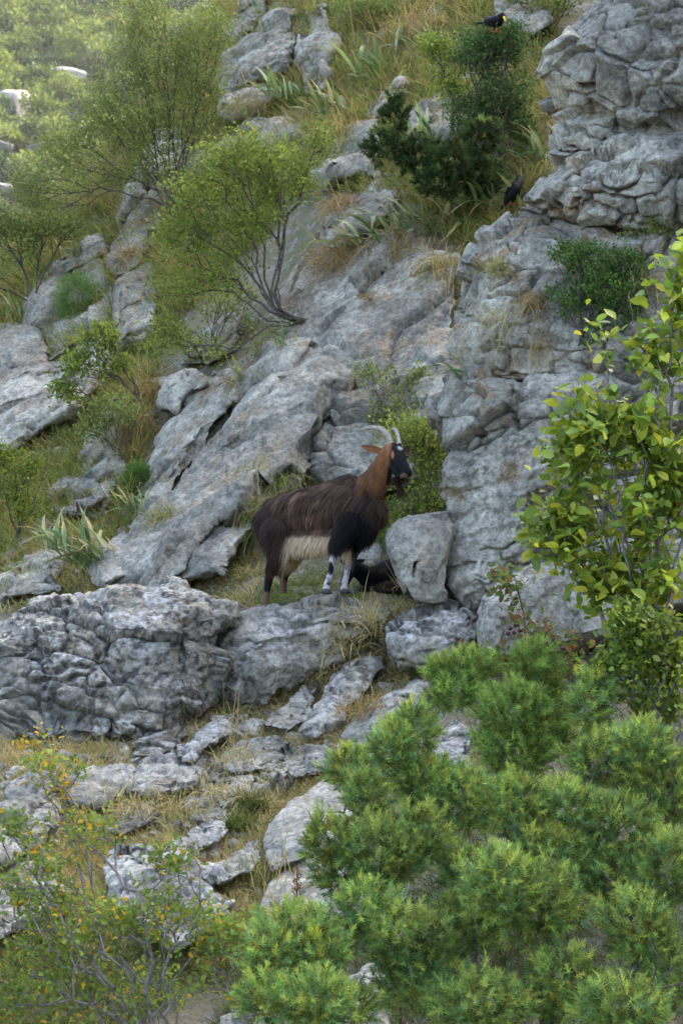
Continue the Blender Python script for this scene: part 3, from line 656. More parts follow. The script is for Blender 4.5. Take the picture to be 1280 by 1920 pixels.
def bush(name, label, cat, base, lobes, ntips=120, per=10, size=0.035, pal=((0.1, 0.16, 0.04),), D=None, d0=(0, 0, 1), wood='bark', leafm='small_leaf', tmpl=LEAFS,
         rtip=0.0016, seg=0.08, spread=0.09, wig=0.3, leafparts=0, bare=0.0, group=None, shell=0.3, reuse=0.5, upb=0.25, seed=1, pw=0.42, szv=(0.5, 1.3), stems=5, inner=3.5, dw=0.8, tl=0.7):
    r = np.random.default_rng(seed)
    if len(base) == 2:
        loc, nr, ob = ray(*base)
        base = loc + np.array([0, 0.03, -0.02])
    else: base = P(*base)
    D = D or base[1]; ntips = int(ntips * 1.5); per = per * 1.5
    root = thing(name, base, label, cat, group)
    tips, u, pick = lobe_points(lobes, ntips, D, shell, r)
    # several stems leave the base, each carrying the tips nearest to it
    K = min(stems, len(tips)); du = unit(tips - base); cen = du[r.choice(len(tips), K, replace=False)]; own = (du @ cen.T).argmax(1)
    Ns, Rs, Ds, Ws, vf = [], [], [], [], []
    off = 0; VV, FF = [], []
    for g_ in range(K):
        tg = tips[own == g_]
        if not len(tg): continue
        N, par, rad, ends, dirs, w_ = skeleton(base + r.normal(size=3) * 0.012, tg, unit(np.array(d0)) * dw + cen[g_] * 0.6 + r.normal(size=3) * 0.12, seg, wig, rtip, pw, r, reuse, tl)
        i = np.arange(1, len(N)); v, f = tubes(N[par[i]], N[i], np.minimum(rad[par[i]], rad[i] * 1.5), rad[i], 5)
        VV.append(v); FF.append(f + off); off += len(v); Ns.append(N[1:]); Ds.append(dirs[1:]); Ws.append(w_[1:])
    N, dirs, w_ = np.concatenate(Ns), np.concatenate(Ds), np.concatenate(Ws)
    v, f = np.concatenate(VV), np.concatenate(FF)
    part('branches', v, f, M[wood], root)
    # leaves along the outer twigs
    src = np.where(w_ <= inner)[0]
    if bare: src = src[r.uniform(size=len(src)) > bare]
    n = int(per * ntips); k = src[r.integers(len(src), size=n)]
    pos = N[k] + r.normal(size=(n, 3)) * spread * 0.4
    d = unit(dirs[k] * 0.5 + unit(r.normal(size=(n, 3))) + np.array([0, -0.15, upb]))
    cols = palette(pal, n, r)
    # neighbouring twigs share a hue: clumps of lighter and darker growth
    cl = fbm(pos * 4.5, 2, seed)[:, None]; cols = np.clip(cols * (1 + 0.35 * cl), 0, 1)
    sz = size * r.uniform(*szv, n)
    if leafparts:
        q = np.argsort(pos[:, 1] - 0.3 * sz)[:leafparts] if leafparts < n else np.arange(n)
        rest = np.setdiff1d(np.arange(n), q)
        ms = [mesh_of('leaf', *(lambda t: (t[0], t[1], M[leafm], t[2]))(scatter(tm, np.zeros((1, 3)), np.array([[1.0, 0, 0]]), np.ones(1), np.array([c]), np.zeros(1), r=r))) for c in pal for tm in LEAVES]
        Rm = frames(d[q], r.uniform(-1.2, 1.2, len(q)))
        for a, idx in enumerate(q):
            o = bpy.data.objects.new('leaf', ms[r.integers(len(ms))]); col.objects.link(o); o.parent = root
            o.matrix_local = Matrix.Translation(Vector(pos[idx] - base)) @ Matrix(Rm[a].tolist()).to_4x4() @ Matrix.Scale(sz[idx], 4)
    else: rest = np.arange(n)
    if len(rest):
        v, f, c = scatter(tmpl, pos[rest], d[rest], sz[rest], cols[rest], r=r)
        part('foliage', v, f, M[leafm], root, c, kind='stuff')
    return root
def strips(base, d, L, wd, cols, droop=0.5, seg=3, r=rng, tip=None):
    """curved grass blades"""
    n = len(base); d = unit(d); s = unit(np.cross(d, unit(r.normal(size=(n, 3)))))
    vs_, cs = [], []
    L = np.reshape(L, (-1, 1)); wd = np.reshape(wd, (-1, 1)); dr = np.reshape(droop * r.uniform(0.4, 1.5, n), (-1, 1))
    for k in range(seg + 1):
        t = k / seg; p = base + d * L * t + np.array([0, 0, -1.0]) * dr * L * t * t
        ww = wd * (1 - t) ** 0.8 if k else wd * 0.8
        c = cols * (0.8 + 0.35 * t) if tip is None else cols * (1 - t) + tip * t
        if k < seg: vs_ += [p - s * ww, p + s * ww]; cs += [c, c]
        else: vs_ += [p]; cs += [c]
    v = np.stack(vs_, 1).reshape(-1, 3); c = np.stack(cs, 1).reshape(-1, 3); m = 2 * seg + 1
    o = (np.arange(n) * m)[:, None]
    q = np.concatenate([np.array([[2*k, 2*k+1, 2*k+3, 2*k+2]]) + o for k in range(seg - 1)]) if seg > 1 else np.zeros((0, 4), int)
    t3 = np.array([[2*seg-2, 2*seg-1, 2*seg]]) + o
    return v, [q, t3], np.clip(c, 0, 1)

STRAW = ((0.60, 0.48, 0.27), (0.52, 0.41, 0.23), (0.66, 0.55, 0.34), (0.44, 0.37, 0.20), (0.38, 0.37, 0.16))
TAN = ((0.45, 0.30, 0.15), (0.37, 0.23, 0.11), (0.50, 0.37, 0.2), (0.28, 0.24, 0.11))
OLIVE = ((0.28, 0.30, 0.11), (0.36, 0.34, 0.14), (0.20, 0.24, 0.085), (0.45, 0.37, 0.18))
GREENG = ((0.18, 0.28, 0.07), (0.27, 0.35, 0.09), (0.36, 0.37, 0.12))

# ------------------------------------------------------------------ grass that nobody could count: one object per stretch of slope
def sward(name, label, poly, n, L, pal, per=14, lean=(-0.2, -0.5, 0), droop=0.45, wd=0.0022, seed=0, wpx=None):
    r = np.random.default_rng(seed + 100); pa = np.array(poly, float)
    q = np.stack([r.uniform(pa[:, 0].min(), pa[:, 0].max(), n * 3), r.uniform(pa[:, 1].min(), pa[:, 1].max(), n * 3)], 1)
    q = q[poly_dist(q, pa)[0] > 0][:n]
    # patches, not an even lawn
    D = Dt(q[:, 0], q[:, 1]); ok = np.isfinite(D); q, D = q[ok], D[ok]
    p = np.stack([(q[:, 0] - 640) / F * D, D, (960 - q[:, 1]) / F * D], 1)
    ok = fbm(p * 1.5, 3, seed) + r.uniform(-0.35, 0.35, len(p)) > -0.3; p = p[ok]
    m = len(p); cb = palette(pal, m, r)
    b = np.repeat(p, per, 0) + r.normal(size=(m * per, 3)) * np.array([0.035, 0.035, 0.01]); b[:, 2] -= 0.02
    d = unit(r.normal(size=(m * per, 3)) * np.array([0.55, 0.55, 0.25]) + np.array(lean) + np.array([0, 0, 1.0]))
    LL = L * r.uniform(0.4, 1.2, m * per) * np.repeat(r.uniform(0.6, 1.3, m), per)
    c = np.repeat(cb, per, 0) * r.uniform(0.75, 1.2, (m * per, 1))
    v, f, c = strips(b, d, LL, np.full(m * per, wd), c, droop, 3, r)
    o = link(name, mesh_of(name, v, f, M['grass'], c)); return tag(o, label, None, None, 'stuff')
sward('dry_grass', 'dry olive grass covering the upper slope', [(-30,420),(220,230),(430,-20),(1050,-20),(1030,330),(900,480),(600,330),(300,640),(260,1000),(-30,1150)], 10000, 0.34, OLIVE + OLIVE + GREENG + TAN[:2], seed=1, per=11, wd=0.005)
sward('dry_grass', 'straw coloured grass between the lower rocks', [(-20,1380),(250,1400),(560,1240),(760,1130),(860,1250),(640,1500),(500,1750),(200,1800),(-20,1650)], 8000, 0.18, STRAW, seed=2, per=12, wd=0.0026)
sward('low_herbs', 'low green herbs along the shaded slope', [(-30,500),(230,420),(320,620),(280,800),(200,950),(0,1080),(-30,1080)], 2600, 0.2, GREENG, seed=3, per=12, droop=0.6, wd=0.006)
sward('low_herbs', 'green undergrowth behind the goat and below the shrubs', [(680,720),(850,700),(840,1000),(800,1130),(480,1140),(470,1060),(700,1080)], 1000, 0.12, GREENG, seed=4, per=14, droop=0.5, wd=0.005)
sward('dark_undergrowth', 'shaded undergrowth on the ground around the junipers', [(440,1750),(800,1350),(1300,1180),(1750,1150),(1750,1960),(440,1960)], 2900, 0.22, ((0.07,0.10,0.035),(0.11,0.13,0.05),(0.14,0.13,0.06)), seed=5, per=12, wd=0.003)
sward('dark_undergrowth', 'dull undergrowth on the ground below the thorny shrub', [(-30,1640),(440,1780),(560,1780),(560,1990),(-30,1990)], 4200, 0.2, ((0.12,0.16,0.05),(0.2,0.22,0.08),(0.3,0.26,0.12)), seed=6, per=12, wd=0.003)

sward('dry_grass', 'dull grass on the shelf behind the lichen rock', [(-30,1040),(200,1060),(480,1040),(500,1135),(-30,1150)], 1300, 0.16, OLIVE + STRAW, seed=7, per=12, wd=0.004)
# ------------------------------------------------------------------ countable grass tufts
def tuft(px, py, L, pal, label, n=170, lean=(0, -0.5, 0.6), droop=0.8, wd=0.0032, spread=0.05, group=None, seed=0, name='grass_tuft', cat='grass tuft'):
    r = np.random.default_rng(seed + int(px) * 7 + int(py)); loc, nr, ob = ray(px, py)
    if loc is None: return
    root = thing(name, loc, label, cat, group)
    b = loc + r.normal(size=(n, 3)) * spread * np.array([1, 0.6, 0.5]) + nr * -0.01
    d = unit(r.normal(size=(n, 3)) * 0.5 + np.array(lean) + 0.25 * nr)
    v, f, c = strips(b, d, L * r.uniform(0.4, 1.15, n), np.full(n, wd), palette(pal, n, r, 0.3), droop, 4, r)
    part('blades', v, f, M['grass'], root, c, kind='stuff')
    m = max(3, n // 25)
    v, f, c = strips(loc + r.normal(size=(m, 3)) * spread * 0.6, unit(r.normal(size=(m, 3)) * 0.35 + np.array(lean) + np.array([0, 0, 0.6])), L * r.uniform(1.1, 1.7, m), np.full(m, wd * 0.8), palette(STRAW, m, r), 0.25, 5, r)
    part('seed_stalks', v, f, M['grass'], root, c, kind='stuff')
    return root
tuft(640,490,0.42,TAN,'wide brown grass tuft hanging beside the roots of the overhanging bush', 420, (-0.5,-0.4,0.5), 1.0, spread=0.14)
tuft(745,470,0.42,TAN,'brown grass tuft hanging over the top of the broad smooth slab', 420, (0,-0.5,0.5), 1.0, spread=0.15)
tuft(690,560,0.2,TAN,'short withered tuft on the face of the broad smooth slab', 90, spread=0.04)
tuft(1000,565,0.30,TAN,'long straw tuft spilling from the cliff below the green shrub', 170, (-0.5,-0.5,0.6), 1.0, spread=0.06, wd=0.002)
tuft(935,590,0.30,STRAW,'pale bleached tuft hanging down the cliff corner', 120, (-0.5,-0.5,0.2), 1.4, spread=0.09, wd=0.002)
tuft(935,510,0.24,OLIVE,'small olive tuft on the cliff ledge', 160, (-0.2,-0.4,0.8), 0.5, spread=0.05)
tuft(1010,635,0.22,TAN,'brown hanging tuft under the cliff shrub', 130, (-0.2,-0.6,0), 1.4, spread=0.05, wd=0.002)
tuft(1200,530,0.25,STRAW,'dry tuft on the ledge right of the cliff shrub', 160, (0.1,-0.4,0.6), 0.7, spread=0.08)
tuft(520,905,0.42,OLIVE,'arching olive tuft hanging from the slab behind the back of the goat', 380, (-0.2,-0.5,0.5), 1.1, spread=0.1)
tuft(480,960,0.4,OLIVE,'shaggy grass tuft right behind the rump of the goat', 320, (-0.2,-0.5,0.4), 1.1, spread=0.09)
tuft(600,915,0.3,STRAW,'straw tuft above the back of the goat under the cracked rock', 180, (0.2,-0.4,0.5), 0.9, spread=0.07)
tuft(285,740,0.42,TAN,'rusty grass tuft above the smaller cushion plant', 420, (-0.1,-0.4,0.4), 1.2, spread=0.13)
tuft(255,790,0.38,TAN,'rusty grass hanging left of the slanting rib', 320, (-0.1,-0.4,0.3), 1.2, spread=0.11)
tuft(245,480,0.3,TAN,'dry tuft on the jagged ridge', 220, (0,-0.4,0.5), 0.9, spread=0.08)
tuft(385,225,0.42,OLIVE + TAN,'bushy dry tuft between the jagged ridge and the crag', 420, (0,-0.3,0.8), 0.7, spread=0.12)
tuft(470,205,0.35,OLIVE + TAN,'dry tuft at the foot of the grey outcrop', 300, (0,-0.3,0.6), 0.8, spread=0.12)
tuft(640,385,0.32,TAN,'dry tuft below the pale rounded outcrop', 240, (-0.3,-0.4,0.5), 0.9, spread=0.08)
tuft(640,250,0.4,OLIVE + TAN,'dry tuft over the pale rounded outcrop', 300, (-0.3,-0.4,0.5), 1.0, spread=0.1)
tuft(655,110,0.4,OLIVE,'green grass tuft right of the narrow crag', 320, (-0.1,-0.3,0.7), 0.8, spread=0.12)
tuft(800,60,0.5,TAN,'tan grass tuft left of the perched yellow billed bird', 500, (0,-0.3,0.7), 0.8, spread=0.2)
tuft(820,380,0.45,OLIVE,'tuft at the foot of the dark juniper', 300, (0,-0.4,0.5), 1.0, spread=0.12)
tuft(830,500,0.42,OLIVE + TAN,'long tuft hanging where the smooth slab meets the cliff', 380, (0.1,-0.5,0.4), 1.2, spread=0.12)
tuft(110,930,0.22,OLIVE,'small olive tuft on the low stepped outcrop', 170, (0,-0.4,0.6), 0.7, spread=0.06)
tuft(310,970,0.26,OLIVE,'dull tuft in the notch of the ribbed slab', 200, (0,-0.4,0.6), 0.8, spread=0.07)
tuft(440,720,0.2,TAN,'rusty tuft under the small sword leaved plant', 150, (0,-0.4,0.3), 1.0, spread=0.06)
tuft(690,1165,0.24,STRAW,'golden tuft on the ledge rock below the lying goat', 260, (0,-0.4,0.8), 0.5, spread=0.10)
tuft(640,1215,0.26,STRAW,'golden tuft in the gully below the ledge rock', 260, (-0.1,-0.4,0.8), 0.5, spread=0.11)
tuft(590,1275,0.24,STRAW,'golden tuft above the rock with the dark hollow', 260, (-0.1,-0.4,0.8), 0.5, spread=0.12)
tuft(690,1330,0.2,TAN,'dry bracken coloured tuft beside the dark hollow', 260, (0,-0.4,0.5), 0.7, spread=0.10)
tuft(240,1530,0.22,STRAW,'golden tuft right above the karst rock', 260, (0,-0.4,0.9), 0.5, spread=0.12)
tuft(320,1530,0.2,STRAW,'straw tuft beside the low whitish rock', 240, (0,-0.4,0.9), 0.5, spread=0.12)
tuft(430,1500,0.2,STRAW,'straw tuft under the curved grey rock', 220, (0,-0.4,0.9), 0.5, spread=0.1)
tuft(450,1430,0.18,STRAW,'straw tuft on the slanted bluish rock', 200, (0,-0.4,0.9), 0.5, spread=0.1)
tuft(445,1555,0.14,((0.12,0.16,0.05),(0.16,0.2,0.06)),'green heath tuft among straw grass', 420, (0,-0.4,0.9), 0.2, spread=0.06)
tuft(480,1650,0.16,OLIVE,'green tuft left of the rounded boulder', 320, (0,-0.4,0.9), 0.3, spread=0.08)
tuft(470,1520,0.2,((0.14,0.17,0.06),(0.2,0.2,0.08)),'grey green upright tuft above the heath tuft', 260, (0,-0.3,0.9), 0.2, spread=0.05)
tuft(745,1110,0.3,STRAW,'few dry stalks standing in front of the lying goat', 26, (-0.3,-0.4,0.9), 0.3, spread=0.05)
tuft(530,1680,0.45,STRAW,'tall bare dry stalks in front of the rounded boulder', 20, (0,-0.3,1.6), 0.1, spread=0.09)
tuft(430,1400,0.35,STRAW,'tall dry stalks beside the rubble pile', 24, (0,-0.3,1.4), 0.2, spread=0.08)

# ------------------------------------------------------------------ sword leaved plants: every blade is a part
def blade_mesh(k):
    r = np.random.default_rng(k + 900); n = 8; t = np.linspace(0, 1, n); dr = (0.15, 0.45, 0.8, 0.3)[k % 4]
    x = t * (1 - 0.25 * dr * t); z = 0.25 * t - dr * t ** 2.2; w_ = 0.040 * np.minimum(1, (1 - t) * 2.2) ** 0.7 * (0.7 + 0.5 * np.minimum(1, t * 4)); y = 0.05 * np.sin(t * 3 + k)
    v = np.stack([np.stack([x, y - w_, z + 0.3 * w_], 1), np.stack([x, y, z], 1), np.stack([x, y + w_, z + 0.3 * w_], 1)], 1).reshape(-1, 3)
    f = np.concatenate([np.stack([np.arange(n-1)*3 + j, np.arange(n-1)*3 + j + 1, np.arange(n-1)*3 + j + 4, np.arange(n-1)*3 + j + 3], 1) for j in (0, 1)])
    g0 = np.array(((0.17, 0.27, 0.09), (0.24, 0.33, 0.12), (0.12, 0.22, 0.09), (0.38, 0.34, 0.16))[(k * 3 + k // 4) % 4]); g1 = np.array(((0.36, 0.36, 0.12), (0.45, 0.3, 0.12), (0.25, 0.32, 0.12))[k % 3])
    c = np.repeat(g0 + (g1 - g0) * (t[:, None] ** 3), 3, 0)
    return mesh_of('blade', v, f, M['blade'], c)
BL = [blade_mesh(k) for k in range(12)]
def sword_plant(px, py, n, L, label, az=(0, 360), el=(25, 75), spread=0.05, group=None):
    r = np.random.default_rng(int(px * 3 + py)); loc, nr, ob = ray(px, py)
    if loc is None: return
    root = thing('sword_leaved_plant', loc, label, 'plant', group)
    for k in range(int(n * 1.5)):
        o = bpy.data.objects.new('blade', BL[r.integers(12)]); col.objects.link(o); o.parent = root
        a, e = R(r.uniform(*az)), R(r.uniform(*el)); s = L * r.uniform(0.6, 1.2)
        o.location = Vector(r.normal(size=3) * spread * np.array([1, 0.5, 0.4]))
        o.rotation_euler = (r.uniform(-0.6, 0.6), -e, a); o.scale = (s, s, s)
    return root
sword_plant(760,440,26,0.42,'broad clump of sword leaves hanging left of the cliff shoulder',(120,260),(5,60),0.15)
sword_plant(830,430,24,0.42,'dense clump of sword leaves below the dark juniper',(100,300),(10,70),0.13)
sword_plant(700,455,16,0.36,'sword leaves trailing over the broad smooth slab',(130,250),(0,50),0.1)
sword_plant(925,385,16,0.40,'bright sword leaves beside the lower black bird',(120,260),(10,60),0.08)
sword_plant(1012,300,13,0.40,'yellow tipped sword leaves arching beside the cliff',(110,220),(20,75),0.06)
sword_plant(455,715,8,0.24,'small fan of sword leaves in the notch beneath the bare branches',(100,240),(30,75),0.03)
sword_plant(395,805,6,0.24,'few short pale sword leaves standing on the ribbed slab',(90,220),(35,70),0.03)
sword_plant(180,1060,26,0.42,'large clump of yellow green sword leaves above the lichen rock',(70,250),(25,80),0.08)
sword_plant(110,1030,16,0.34,'sword leaves beside the shaded outcrop',(70,250),(20,80),0.07)
sword_plant(255,960,14,0.30,'sword leaves under the smaller cushion plant',(80,260),(20,80),0.06)
sword_plant(620,215,16,0.40,'fan of sword leaves right of the narrow crag',(100,260),(20,70),0.08)
sword_plant(530,180,14,0.36,'arching sword leaves at the foot of the narrow crag',(90,260),(20,70),0.09)
sword_plant(700,140,16,0.42,'sword leaves in the tan grass above the narrow pale rock',(60,260),(20,75),0.1)
sword_plant(780,95,16,0.40,'tangled sword leaves below the tan grass tuft',(60,260),(10,70),0.12)
sword_plant(990,75,12,0.36,'sword leaves above the cliff top beside the grey rock',(20,200),(20,75),0.1)
sword_plant(790,260,10,0.36,'pale withered sword leaves behind the dark juniper',(60,240),(20,75),0.07)
sword_plant(530,650,7,0.26,'small sword leaves under the roots of the overhanging bush',(80,240),(20,75),0.04)
sword_plant(140,480,9,0.34,'sword leaves above the larger cushion plant',(60,240),(25,80),0.05)
sword_plant(870,705,6,0.26,'short sword leaves sticking out of the cliff corner',(130,230),(10,50),0.03)
sword_plant(25,590,10,0.3,'yellowed sword leaves beside the rounded shoulder of rock',(30,240),(25,80),0.06)
# ------------------------------------------------------------------ shrubs
OL = ((0.18, 0.25, 0.07), (0.23, 0.29, 0.09), (0.14, 0.19, 0.06), (0.28, 0.28, 0.12))
GR = ((0.20, 0.27, 0.06), (0.25, 0.32, 0.07), (0.30, 0.35, 0.09), (0.13, 0.19, 0.05))
DK = ((0.07, 0.12, 0.045), (0.09, 0.15, 0.055), (0.05, 0.09, 0.04))
bush('overhanging_bush', 'spreading green bush growing sideways from the smooth slab on bent bare branches', 'bush', (576, 600), [(470,290,115,42),(400,360,100,60),(540,335,75,60),(350,450,70,60),(600,265,40,40),(430,440,100,55),(500,400,70,60),(340,540,60,40),(310,620,40,25),(420,520,60,35),(350,640,80,16),(430,655,70,12)], 320, 22, 0.032, GR, d0=(-1,-0.3,-0.1), dw=2.2, tl=1.7, stems=11, rtip=0.0018, seg=0.1, spread=0.14, seed=11, reuse=0.35, pw=0.42, inner=4)
bush('hill_bush', 'tall olive bush on the ridge against the far valley', 'bush', (335, 400), [(300,110,110,90),(220,210,100,80),(120,280,70,60),(55,340,38,50),(390,60,55,60),(265,20,70,45),(170,340,90,45),(330,220,80,70),(280,300,80,50),(380,160,50,60),(90,380,60,30)], 520, 24, 0.030, OL, tl=1.1, d0=(-0.8,-0.2,0.35), rtip=0.0018, seg=0.12, spread=0.18, seed=12, reuse=0.6, stems=9, inner=7, pw=0.36)
bush('hill_bush', 'brownish low bush on the ridge below the tall olive bush', 'bush', (60, 560), [(50,450,75,50),(0,430,40,40),(110,430,60,30),(-20,520,40,40)], 130, 15, 0.036, OL, rtip=0.002, seg=0.1, spread=0.12, seed=13)
bush('slope_bush', 'small green bush leaning over the tall grey rock wall', 'bush', (262, 745), [(190,640,45,40),(150,690,45,40),(215,690,40,35),(120,730,40,25)], 70, 14, 0.042, GR, d0=(-0.7,-0.3,0.5), rtip=0.002, seg=0.09, seed=14)
bush('slope_bush', 'yellow green herb bush beside the low stepped outcrop', 'bush', (30, 1010), [(20,920,38,50),(60,880,35,30),(0,860,30,40),(50,950,40,30)], 70, 15, 0.034, ((0.2,0.26,0.05),(0.26,0.29,0.06),(0.14,0.19,0.05)), seed=15)
bush('slope_bush', 'feathery green bush between the tall rock wall and the ribbed slab', 'bush', (230, 860), [(220,770,50,40),(180,800,40,30)], 50, 14, 0.032, OL, seed=16)
bush('green_shrub', 'loose yellow green shrub right behind the head of the standing goat', 'bush', (765, 1090, 17.35), [(790,940,42,60),(745,990,45,45),(805,850,28,60),(765,820,50,45),(720,1015,30,30),(800,1010,30,40),(700,1050,40,25)], 190, 15, 0.030, ((0.26,0.34,0.08),(0.32,0.38,0.09),(0.19,0.26,0.07),(0.38,0.39,0.11)), rtip=0.0012, seg=0.07, spread=0.16, seed=17, stems=9, inner=6, pw=0.36)
bush('twiggy_shrub', 'sparse olive shrub on the rock above the horns of the goat', 'bush', (800, 850, 18.0), [(750,750,70,40),(700,700,50,30),(790,720,40,40),(720,790,40,30)], 90, 9, 0.03, OL, d0=(-0.4,-0.4,0.6), rtip=0.0013, seg=0.07, seed=18)
bush('cliff_shrub', 'dense small leaved green shrub growing on the cliff ledge', 'bush', (1085, 655), [(1110,500,80,55),(1080,560,60,55),(1150,560,75,60),(1130,620,60,45),(1180,500,40,40),(1060,480,40,30)], 200, 20, 0.026, ((0.085,0.16,0.05),(0.11,0.19,0.055),(0.15,0.23,0.06),(0.06,0.12,0.04)), d0=(0.1,-0.5,0.8), rtip=0.0013, seg=0.06, spread=0.07, seed=19)
bush('cliff_shrub', 'thin sprig of leaves on the ledge under the layered cliff', 'bush', (1240, 440), [(1235,425,35,22),(1180,440,25,12)], 26, 14, 0.026, OL, seed=20)
bush('dark_shrub', 'dark shrub below the perched yellow billed bird', 'bush', (930, 300), [(900,100,60,50),(950,80,60,35),(930,180,70,60),(970,230,35,50),(880,220,50,50)], 230, 17, 0.036, DK + ((0.1,0.15,0.05),), rtip=0.002, seg=0.1, spread=0.12, seed=21)
bush('light_shrub', 'light green shrub left of the dark shrub', 'bush', (845, 260), [(840,120,35,60),(860,180,40,40),(810,90,25,30)], 70, 14, 0.036, GR, rtip=0.0016, seed=22)
bush('hill_bush', 'green bush at the head of the slope above the tangled sword leaves', 'bush', (700, 60), [(660,10,50,30),(720,20,40,30),(1000,-10,5,5)], 50, 14, 0.036, OL, seed=23)
bush('hill_bush', 'olive bush at the head of the slope behind the grey rock', 'bush', (1030, 60), [(1040,0,45,40),(980,-10,50,30),(1090,-20,30,30)], 60, 14, 0.036, OL, seed=24)
bush('slope_bush', 'patchy shrub under the twigs of the overhanging bush', 'bush', (400, 650), [(420,560,70,40),(350,640,60,35),(470,610,40,30)], 70, 10, 0.034, OL, seed=25)
# round cushion plants
def cushion(px, py, rx, ry, label):
    r = np.random.default_rng(int(px)); loc, nr, ob = ray(px, py + ry * 0.3)
    D = loc[1]; k = D / F; c = P(px, py, D - 0.02); root = thing('cushion_plant', c - np.array([0, -0.05, ry * k * 0.9]), label, 'plant')
    n = 5200; u = unit(r.normal(size=(n, 3))); u[:, 1] = -np.abs(u[:, 1]) * 0.9 + 0.2; u = unit(u)
    p = c + u * np.array([rx * k, rx * k, ry * k]) * r.uniform(0.35, 0.85, (n, 1)) * (1 + 0.18 * fbm(u * 2.5, 3, int(px)))[:, None]
    v, f, cc = strips(p, unit(u + r.normal(size=(n, 3)) * 0.35 + np.array([0, 0, 0.35])), 0.075 * r.uniform(0.5, 1.2, n), np.full(n, 0.0017), palette(((0.10,0.2,0.06),(0.14,0.25,0.07),(0.18,0.28,0.08)), n, r), 0.35, 2, r)
    part('foliage', v, f, M['needle'], root, cc, kind='stuff')
    m = 160; u = unit(r.normal(size=(m, 3)))
    v, f = tubes(np.tile(c - np.array([0, 0, ry * k * 0.7]), (m, 1)), c + u * np.array([rx * k, rx * k, ry * k]) * 0.7, np.full(m, 0.002), np.full(m, 0.001), 4)
    part('stems', v, f, M['greenstem'], root)
cushion(148, 560, 52, 58, 'larger round fine leaved green cushion plant on the rounded shoulder of rock')
cushion(262, 905, 34, 44, 'smaller round fine leaved green cushion plant beside the slanting rib')

# ------------------------------------------------------------------ junipers: starry sprigs of needles
def juniper(label, base, lobes, D, dens=1.15, pal=((0.22,0.34,0.11),(0.29,0.40,0.12),(0.17,0.30,0.14),(0.37,0.44,0.11),(0.12,0.19,0.08)), L=0.024, step=0.025, seed=1, name='juniper_bush', yellow=0.07, nw=0.08, dz=1.4, per=24):
    r = np.random.default_rng(seed); base = P(*base); root = thing(name, base, label, 'juniper')
    lob = [(x, y, a * 0.9, b * 0.9, (1920 - y) / 700 * dz + (o[0] if o else 0), 0.85 * max(a, b) * D / F) for x, y, a, b, *o in lobes]
    tips, u, pick = lobe_points(lob, max(60, 6 * len(lob)), D, 0.6, r)
    N, par, rad, ends, dirs, w_ = skeleton(base, tips, (0, 0, 1), 0.1, 0.4, 0.0028, 0.5, r, 0.15); i = np.arange(1, len(N))
    v, f = tubes(N[par[i]], N[i], rad[i], rad[i], 5); part('branches', v, f, M['bark'], root)
    S, A, C = [], [], []
    for (x, y, a, b, dd, dr) in lob:
        m = D + dd; ra, rb = a * m / F, b * m / F
        c = np.array([(x - 640) / F * m, m, (960 - y) / F * m])
        c = c + np.array([0, r.uniform(-0.22, 0.12), 0])
        ns = int(dens * 2.6 * 4 * math.pi * ((ra + rb) / 2) ** 2 / step ** 2 * 0.62)
        q = unit(r.normal(size=(ns, 3))); q = q[(q[:, 1] < 0.5)]
        bump = 0.92 + 0.55 * fbm(q * 2.2 + x, 3, seed) + 0.30 * np.maximum(0, fbm(q * 5 + y, 2, seed + 3))
        s = r.uniform(0.1, 1.0, (len(q), 1)) ** 0.4
        S.append(c + q * np.array([ra, dr, rb]) * bump[:, None] * s)
        A.append(unit(q * 0.75 + np.array([0, -0.1, 0.55]) + r.normal(size=q.shape) * 0.35))
        cc = palette(pal, len(q), r, 0.3) * r.uniform(0.85, 1.15)
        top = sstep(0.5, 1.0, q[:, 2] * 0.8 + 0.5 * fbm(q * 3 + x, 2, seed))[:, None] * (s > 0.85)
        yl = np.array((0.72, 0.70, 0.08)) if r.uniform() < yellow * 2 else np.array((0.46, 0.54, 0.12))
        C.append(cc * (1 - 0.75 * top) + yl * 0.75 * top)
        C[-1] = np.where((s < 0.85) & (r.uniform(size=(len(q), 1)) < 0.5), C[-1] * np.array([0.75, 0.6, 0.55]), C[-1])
    S, A, C = map(np.concatenate, (S, A, C))
    n = len(S); k = per
    t = np.tile(np.linspace(0, 1, k), n) ; ang = np.tile(np.arange(k) * 2.39996, n) + np.repeat(r.uniform(0, 6, n), k)
    ax = np.repeat(A, k, 0); Rm = frames(ax, ang)
    lean = 0.25 + 0.75 * t
    d = unit(ax * lean[:, None] * 0.9 + Rm[:, :, 1] * (1.15 - 0.75 * t)[:, None] + r.normal(size=ax.shape) * 0.12)
    pos = np.repeat(S, k, 0) + ax * (t * 0.045)[:, None]
    cc = np.repeat(C, k, 0) * r.uniform(0.8, 1.2, (n * k, 1))
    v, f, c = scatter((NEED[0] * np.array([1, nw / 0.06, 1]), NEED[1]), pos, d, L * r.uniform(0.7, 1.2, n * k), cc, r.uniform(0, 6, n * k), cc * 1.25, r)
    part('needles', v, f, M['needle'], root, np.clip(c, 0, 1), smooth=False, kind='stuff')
    return n
